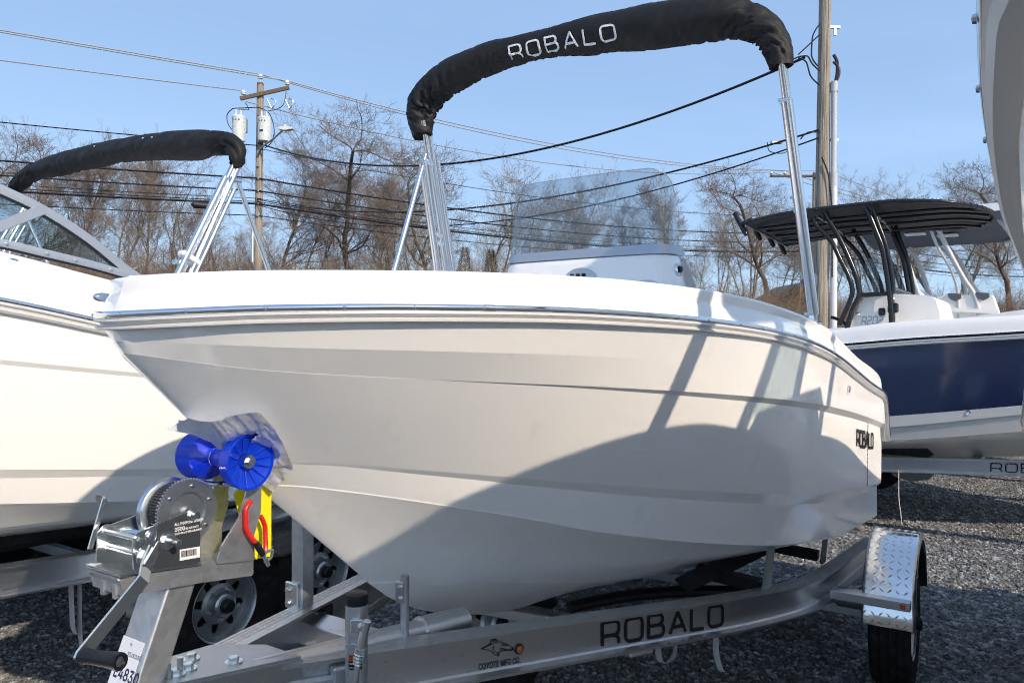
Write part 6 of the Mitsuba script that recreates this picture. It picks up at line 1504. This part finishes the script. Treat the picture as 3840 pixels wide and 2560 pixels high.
# ------------------------------------------------------------------ utility poles
LPX, LPY, RPX, RPY, FPX, FPY = at(590, 28), 28.0, at(1884, 16), 16.0, at(1866, 44), 44.0
lean = 0.014


def shaft(key, x, y, h, r0, r1, z0=-0.2):
    mb = MB(); zz = np.linspace(z0, h, 14); rr_ = np.linspace(r0, r1, 14); mb.tube([(x + lean * (q - EYE), y, q) for q in zz], rr_, 22); mb.put(key, 'pole_wood', smooth=60)


p1 = thing('utility_pole', 'weathered wooden utility pole with two transformers and a street light, left', 'utility pole')
X = lambda z: LPX + lean * (z - EYE)
shaft(p1 + '__shaft', LPX, LPY, 11.35, 0.155, 0.125)
mb = MB(); a_, b_ = np.array([X(10.8) - 0.62, LPY - 0.22, 10.63]), np.array([X(10.8) + 1.05, LPY + 0.3, 11.22]); d = (b_ - a_) / np.linalg.norm(b_ - a_); yv = np.cross([0, 0, 1], d); yv /= np.linalg.norm(yv)
mb.box((a_ + b_) / 2 - [0, 0.16, 0], (np.linalg.norm(b_ - a_), 0.10, 0.14), R=np.stack([d, yv, np.cross(d, yv)], 1), ch=0.01); mb.put(p1 + '__crossarm', 'arm_wood', smooth=20)
INS = [a_ + d * 0.12 + [0, -0.16, 0.07], b_ - d * 0.08 + [0, -0.16, 0.07], np.array([X(11.4), LPY, 11.45])]
for q in INS:
    mb = MB(); mb.lathe([(0.02, -0.12), (0.02, 0.05), (0.09, 0.06), (0.075, 0.10), (0.10, 0.13), (0.08, 0.17), (0.045, 0.22), (0, 0.23)], q, (0, 0, 1), 12); mb.put(p1 + '__insulator', 'porcelain', smooth=40)
for (cx_, cy_, ct, cr, ch_) in ((at(555, 28) - 0.02, 27.75, 10.0, 0.235, 0.92), (at(612, 28) + 0.02, 27.72, 9.95, 0.24, 0.88)):
    k_ = numbered(p1 + '__transformer'); labels[k_] = {}
    mb = MB(); mb.lathe([(0, -ch_), (cr * 0.9, -ch_), (cr, -ch_ + 0.04), (cr, -0.06), (cr * 1.04, -0.06), (cr * 1.04, -0.02), (cr * 0.9, 0.02), (0, 0.05)], (cx_, cy_, ct), (0, 0, 1), 28); mb.put(k_ + '__tank', 'can_grey', smooth=35)
    mb = MB()
    for ax_ in (-0.5, 0.5):
        mb.lathe([(0.035, 0), (0.045, 0.06), (0.03, 0.10), (0.04, 0.16), (0.02, 0.24), (0, 0.25)], (cx_ + ax_ * cr * 0.8, cy_ - 0.03, ct + 0.03), (0, 0, 1), 10)
    mb.put(k_ + '__bushing', 'porcelain')
    mb = MB()
    for ax_ in (-0.5, -0.05, 0.4):
        mb.lathe([(0.028, 0), (0.020, 0.08), (0, 0.10)], (cx_ + ax_ * cr, cy_ - cr * 0.9, ct - 0.16), (0.2, -1, 0.2), 8)
    mb.box((cx_ + (0.2 if cx_ < X(10) else -0.2), (cy_ + LPY) / 2, ct - 0.3), (0.14, 0.14, 0.5)); mb.put(k_ + '__lugs', 'zinc_dull')
mb = MB(); mb.box((at(612, 28) - 0.02, 27.72 - 0.243, 9.42), (0.13, 0.006, 0.07)); mb.put(p1 + '__number_plate', 'navy_print', smooth=False)
mb = MB(); mb.tube(spline([(X(8.4), LPY - 0.15, 8.55), (X(8.4) + 0.12, LPY - 0.3, 8.75), (at(630, 27.4), 27.4, 9.12), (at(648, 27.3), 27.3, 9.36)], 12), 0.035, 10); mb.put(p1 + '__lamp_arm', 'zinc_dull')
mb = MB(); lx = at(656, 27.3); mb.prism(round_poly([(-0.26, -0.02), (-0.20, 0.06), (0.05, 0.09), (0.28, 0.03), (0.30, -0.02), (0.0, -0.07)], 0.02), 0.22, (lx, 27.4, 9.42), (1, 0, 0), (0, 0, 1), (0, -1, 0)).lathe([(0.05, 0), (0.05, 0.08), (0, 0.1)], (lx - 0.03, 27.3, 9.49), (0, 0, 1), 10); mb.put(p1 + '__street_light', 'porcelain')
for q0, q1 in (((X(10.9) + 1.0, LPY - 0.1, 11.0), (at(612, 28) + 0.1, 27.7, 10.2)), ((X(10.7) - 0.5, LPY - 0.2, 10.55), (at(555, 28), 27.7, 10.25))):
    q0, q1 = np.array(q0), np.array(q1); m_ = (q0 + q1) / 2 + [0.25, 0, -0.15]
    mb = MB(); mb.tube(spline([q0, m_, q1], 12), 0.014, 6); mb.put(p1 + '__jumper', 'cable')
for s in (0.95, 0.28):
    mb = MB(); c = np.array([X(10.6) + s, LPY - 0.05, 10.72]); mb.tube([c, c + [0.16, 0, -0.35]], 0.035, 8).tube(spline([c + [0.14, 0, 0.02], c + [0.30, 0, -0.06], c + [0.26, 0, -0.26], c + [0.16, 0, -0.34]], 10), 0.018, 6); mb.put(p1 + '__cutout', 'zinc_dull')
mb = MB(); mb.tube(spline([(at(540, 28), 27.7, 9.5), (at(528, 28), 27.7, 10.0), (at(545, 28), 27.7, 10.3), (at(600, 28), 27.6, 10.3), (at(625, 28), 27.7, 10.1), (at(636, 28), 27.7, 9.4), (at(630, 28), 27.7, 9.05), (at(612, 28), 27.8, 8.85)], 40), 0.018, 6); mb.put(p1 + '__jumper', 'cable')
mb = MB(); mb.tube([(X(5) - 0.18, LPY - 0.1, 6.3), (X(5) - 0.18, LPY - 0.1, 4.6)], 0.05, 6); mb.put(p1 + '__riser_guard', 'zinc_dull')
for z in (8.2, 7.73, 7.27, 6.78, 6.34):
    mb = MB(); mb.box((X(z), LPY - 0.15, z), (0.12, 0.1, 0.10), ch=0.02); mb.put(p1 + '__cable_clamp', 'zinc_dull')

p2 = thing('utility_pole', 'thick wooden utility pole with a grey conduit, right of the near bimini', 'utility pole')
X2 = lambda z: RPX + lean * (z - EYE)
shaft(p2 + '__shaft', RPX, RPY, 10.5, 0.172, 0.112)
mb = MB(); mb.tube([(X2(2) + 0.220, RPY - 0.12, 0), (X2(5.1) + 0.185, RPY - 0.12, 5.15)], 0.075, 14); mb.put(p2 + '__conduit', 'pvc_white')
mb = MB(); mb.tube([(X2(5.1) + 0.185, RPY - 0.12, 5.15), (X2(7) + 0.172, RPY - 0.12, 7.05)], 0.062, 14).lathe([(0.075, 0), (0.075, 0.22)], (X2(7) + 0.172, RPY - 0.12, 6.95), (0, 0, 1), 14).lathe([(0.08, 0), (0.08, 0.28)], (X2(5.1) + 0.185, RPY - 0.12, 4.95), (0, 0, 1), 14); mb.put(p2 + '__conduit', 'pvc')
mb = MB(); mb.tube(spline([(X2(7) + 0.19, RPY - 0.12, 7.15), (X2(7) + 0.24, RPY - 0.12, 7.55), (X2(7) + 0.17, RPY - 0.1, 7.75)], 12), 0.035, 8).tube(spline([(X2(7) + 0.19, RPY - 0.12, 7.15), (X2(7) + 0.27, RPY - 0.14, 7.4), (X2(7) + 0.16, RPY - 0.1, 7.6)], 12), 0.03, 8); mb.put(p2 + '__conduit_cable', 'cable')
for z, e in ((8.36, 0.2), (5.95, 0.14)):
    mb = MB(); mb.box((X2(z) + 0.2, RPY - 0.05, z), (0.2, 0.05, 0.05)).box((X2(z) + 0.2, RPY - 0.05, z - 0.08), (0.04, 0.05, 0.2)); mb.put(p2 + '__step', 'zinc_dull')
mb = MB(); mb.tube(spline([(X2(6) - 0.1, RPY - 0.17, 5.55), (X2(5) + 0.05, RPY - 0.21, 5.1), (X2(4) + 0.13, RPY - 0.20, 4.3), (X2(3) + 0.15, RPY - 0.2, 3.0)], 24), 0.016, 6); mb.put(p2 + '__ground_wire', 'cable')
for pts in (([(-0.14, 8.18), (-0.35, 7.98), (-0.6, 7.75)]), ([(-0.14, 7.4), (-0.3, 7.55), (-0.42, 7.72), (-0.75, 7.62)]), ([(-0.14, 7.1), (-0.34, 7.3), (-0.44, 7.6), (-0.6, 7.68)]), ([(-0.14, 8.4), (-0.3, 8.1), (-0.32, 7.75), (-0.18, 7.5)]), ([(-0.15, 6.1), (-0.35, 6.1), (-0.55, 5.95)])):
    mb = MB(); mb.tube(spline([(X2(7.5) + a, RPY - 0.12, b) for a, b in pts], 16), 0.016, 6); mb.put(p2 + '__service_loop', 'cable')
p3 = thing('utility_pole', 'small far utility pole with crossarm, beside the thick right pole', 'utility pole')
shaft(p3 + '__shaft', FPX, FPY, 11.6, 0.15, 0.12)
mb = MB(); mb.box((FPX - 0.9 + 0.14, FPY - 0.2, 11.35), (3.6, 0.1, 0.13)); mb.put(p3 + '__crossarm', 'arm_wood')
for a in (-2.5, -1.7, 0.7):
    mb = MB(); mb.lathe([(0.03, 0), (0.10, 0.08), (0.07, 0.16), (0, 0.24)], (FPX + a, FPY - 0.2, 11.42), (0, 0, 1), 10); mb.put(p3 + '__insulator', 'porcelain')

# ------------------------------------------------------------------ wires


def wire(a, b, sag, r, mat, label, group=None, n=40, part=None):
    a, b = np.array(a, float), np.array(b, float); k_ = np.linspace(0, 1, n)[:, None]; p = a + (b - a) * k_; p[:, 2:] -= 4 * sag * k_ * (1 - k_)
    key = thing('overhead_wire', label, 'wire', group); mb = MB(); mb.tube(p, r, 6); mb.put(key, mat, smooth=60); return p


PREV = (-36.8, 12.0)             # the next pole towards the left, outside the frame
tops = [(INS[2] + [0, 0, 0.22], 11.65, 0.10, 'topmost pale wire left of the transformer pole'), (INS[1] + [0, 0, 0.2], 11.50, 0.10, 'second pale wire left of the transformer pole'), (INS[0] + [0, 0, 0.2], 10.35, 0.25, 'third pale wire left of the transformer pole')]
for q, z2, sg, lab in tops:
    wire((PREV[0] + (0.6 if z2 == 11.5 else 0), PREV[1], z2 + 0.15), q, sg, 0.021, 'bare_wire', lab)
for q, off, z2, sg, lab in ((INS[2] + [0, 0, 0.22], -1.7, 11.66, 0.9, 'topmost pale wire right of the transformer pole'), (INS[1] + [0, 0, 0.2], 0.7, 11.66, 0.9, 'second pale wire right of the transformer pole'), (INS[0] + [0.1, 0, -0.2], -2.5, 11.6, 1.0, 'third pale wire right of the transformer pole')):
    wire(q, (FPX + off, FPY - 0.2, z2), sg, 0.021, 'bare_wire', lab)
for off, z2, lab in ((-1.7, 11.66, 'uppermost thin wire going right from the far pole'), (0.7, 11.66, 'middle thin wire going right from the far pole'), (-2.5, 11.6, 'lowest thin wire going right from the far pole')):
    wire((FPX + off, FPY - 0.2, z2), (FPX + 27, FPY + 18, z2 - 0.4), 0.8, 0.022, 'bare_wire', lab)
for z, r, zp, zf, lab in ((8.95, 0.020, 8.75, None, 'upper black cable left of the transformer pole'), (7.73, 0.032, 7.50, 8.0, 'twisted black cable with a loop at the left'), (7.27, 0.028, 7.0, 7.5, 'black cable below the twisted one at the left'), (6.98, 0.014, 6.78, 7.2, 'thin line between the black cables'), (6.78, 0.040, 6.52, 6.95, 'thickest black cable bundle carrying the splice case'), (6.86, 0.016, 6.66, 7.02, 'thin strand just above the thickest cable'), (6.34, 0.018, 6.12, 6.75, 'lowest thin cable on the poles')):
    wire((PREV[0], PREV[1], zp + 0.25), (X(z), LPY - 0.18, z), 0.42, r, 'cable', lab + ', left span')
    if zf:
        wire((X(z), LPY - 0.18, z), (FPX, FPY - 0.15, zf), 0.62, r, 'cable', lab + ', right span')
        wire((FPX, FPY - 0.15, zf), (FPX + 27, FPY + 18, zf + 0.1), 0.5, r, 'cable', 'dark cable in the bundle beyond the far pole', 'cables beyond the far pole')
wire((X2(7.7) - 0.45, RPY - 0.1, 7.70), (X(9.0), LPY - 0.15, 9.05), 1.50, 0.030, 'cable', 'twisted black service cable dipping from the right pole over the console')
wire((X2(6.1) - 0.14, RPY - 0.1, 6.15), (X(7), LPY - 0.15, 6.95), 1.02, 0.022, 'cable', 'upper black cable from the right pole passing behind the windshield top')
wire((X2(5.9) - 0.14, RPY - 0.1, 5.98), (X(6.9), LPY - 0.15, 6.75), 1.30, 0.017, 'cable', 'lower thin cable from the right pole passing behind the windshield')
wire((X(9.1), LPY - 0.15, 8.85), (FPX, FPY - 0.15, 9.0), 0.7, 0.014, 'cable', 'thin dark wire falling right below the street light')
sc_ = thing('splice_case', 'dark cable splice case hanging on the wires left of the transformer pole', 'cable case')
c = np.array([at(478, 26.3), 26.3, EYE + (784 - 473) / 1711 * 26.3]); dv = np.array([27.2, 16, 0]) / 31.6
mb = MB(); mb.tube([c - dv * 0.55, c - dv * 0.48, c + dv * 0.48, c + dv * 0.55], [0.03, 0.12, 0.12, 0.03], 14).tube([c - dv * 0.5 + [0, 0, 0.1], c - dv * 0.5 + [0, 0, 0.24]], 0.02, 6).tube([c + dv * 0.5 + [0, 0, 0.1], c + dv * 0.5 + [0, 0, 0.24]], 0.02, 6); mb.put(sc_, 'cable', smooth=30)
c = np.array([at(1783, 16.6), 16.6, EYE + (784 - 327) / 1711 * 16.6]); sb = thing('service_connector', 'small grey connector with wire loop on the cable left of the right pole', 'connector')
mb = MB(); mb.box(c, (0.26, 0.08, 0.08), ch=0.02); mb.put(sb + '__body', 'zinc_dull')
mb = MB(); mb.tube(spline([c + [-0.2, 0, 0.0], c + [-0.15, 0, -0.2], c + [0.1, 0, -0.25], c + [0.32, 0, -0.12], c + [0.3, 0, 0.02]], 16), 0.010, 6); mb.put(sb + '__loop', 'cable')
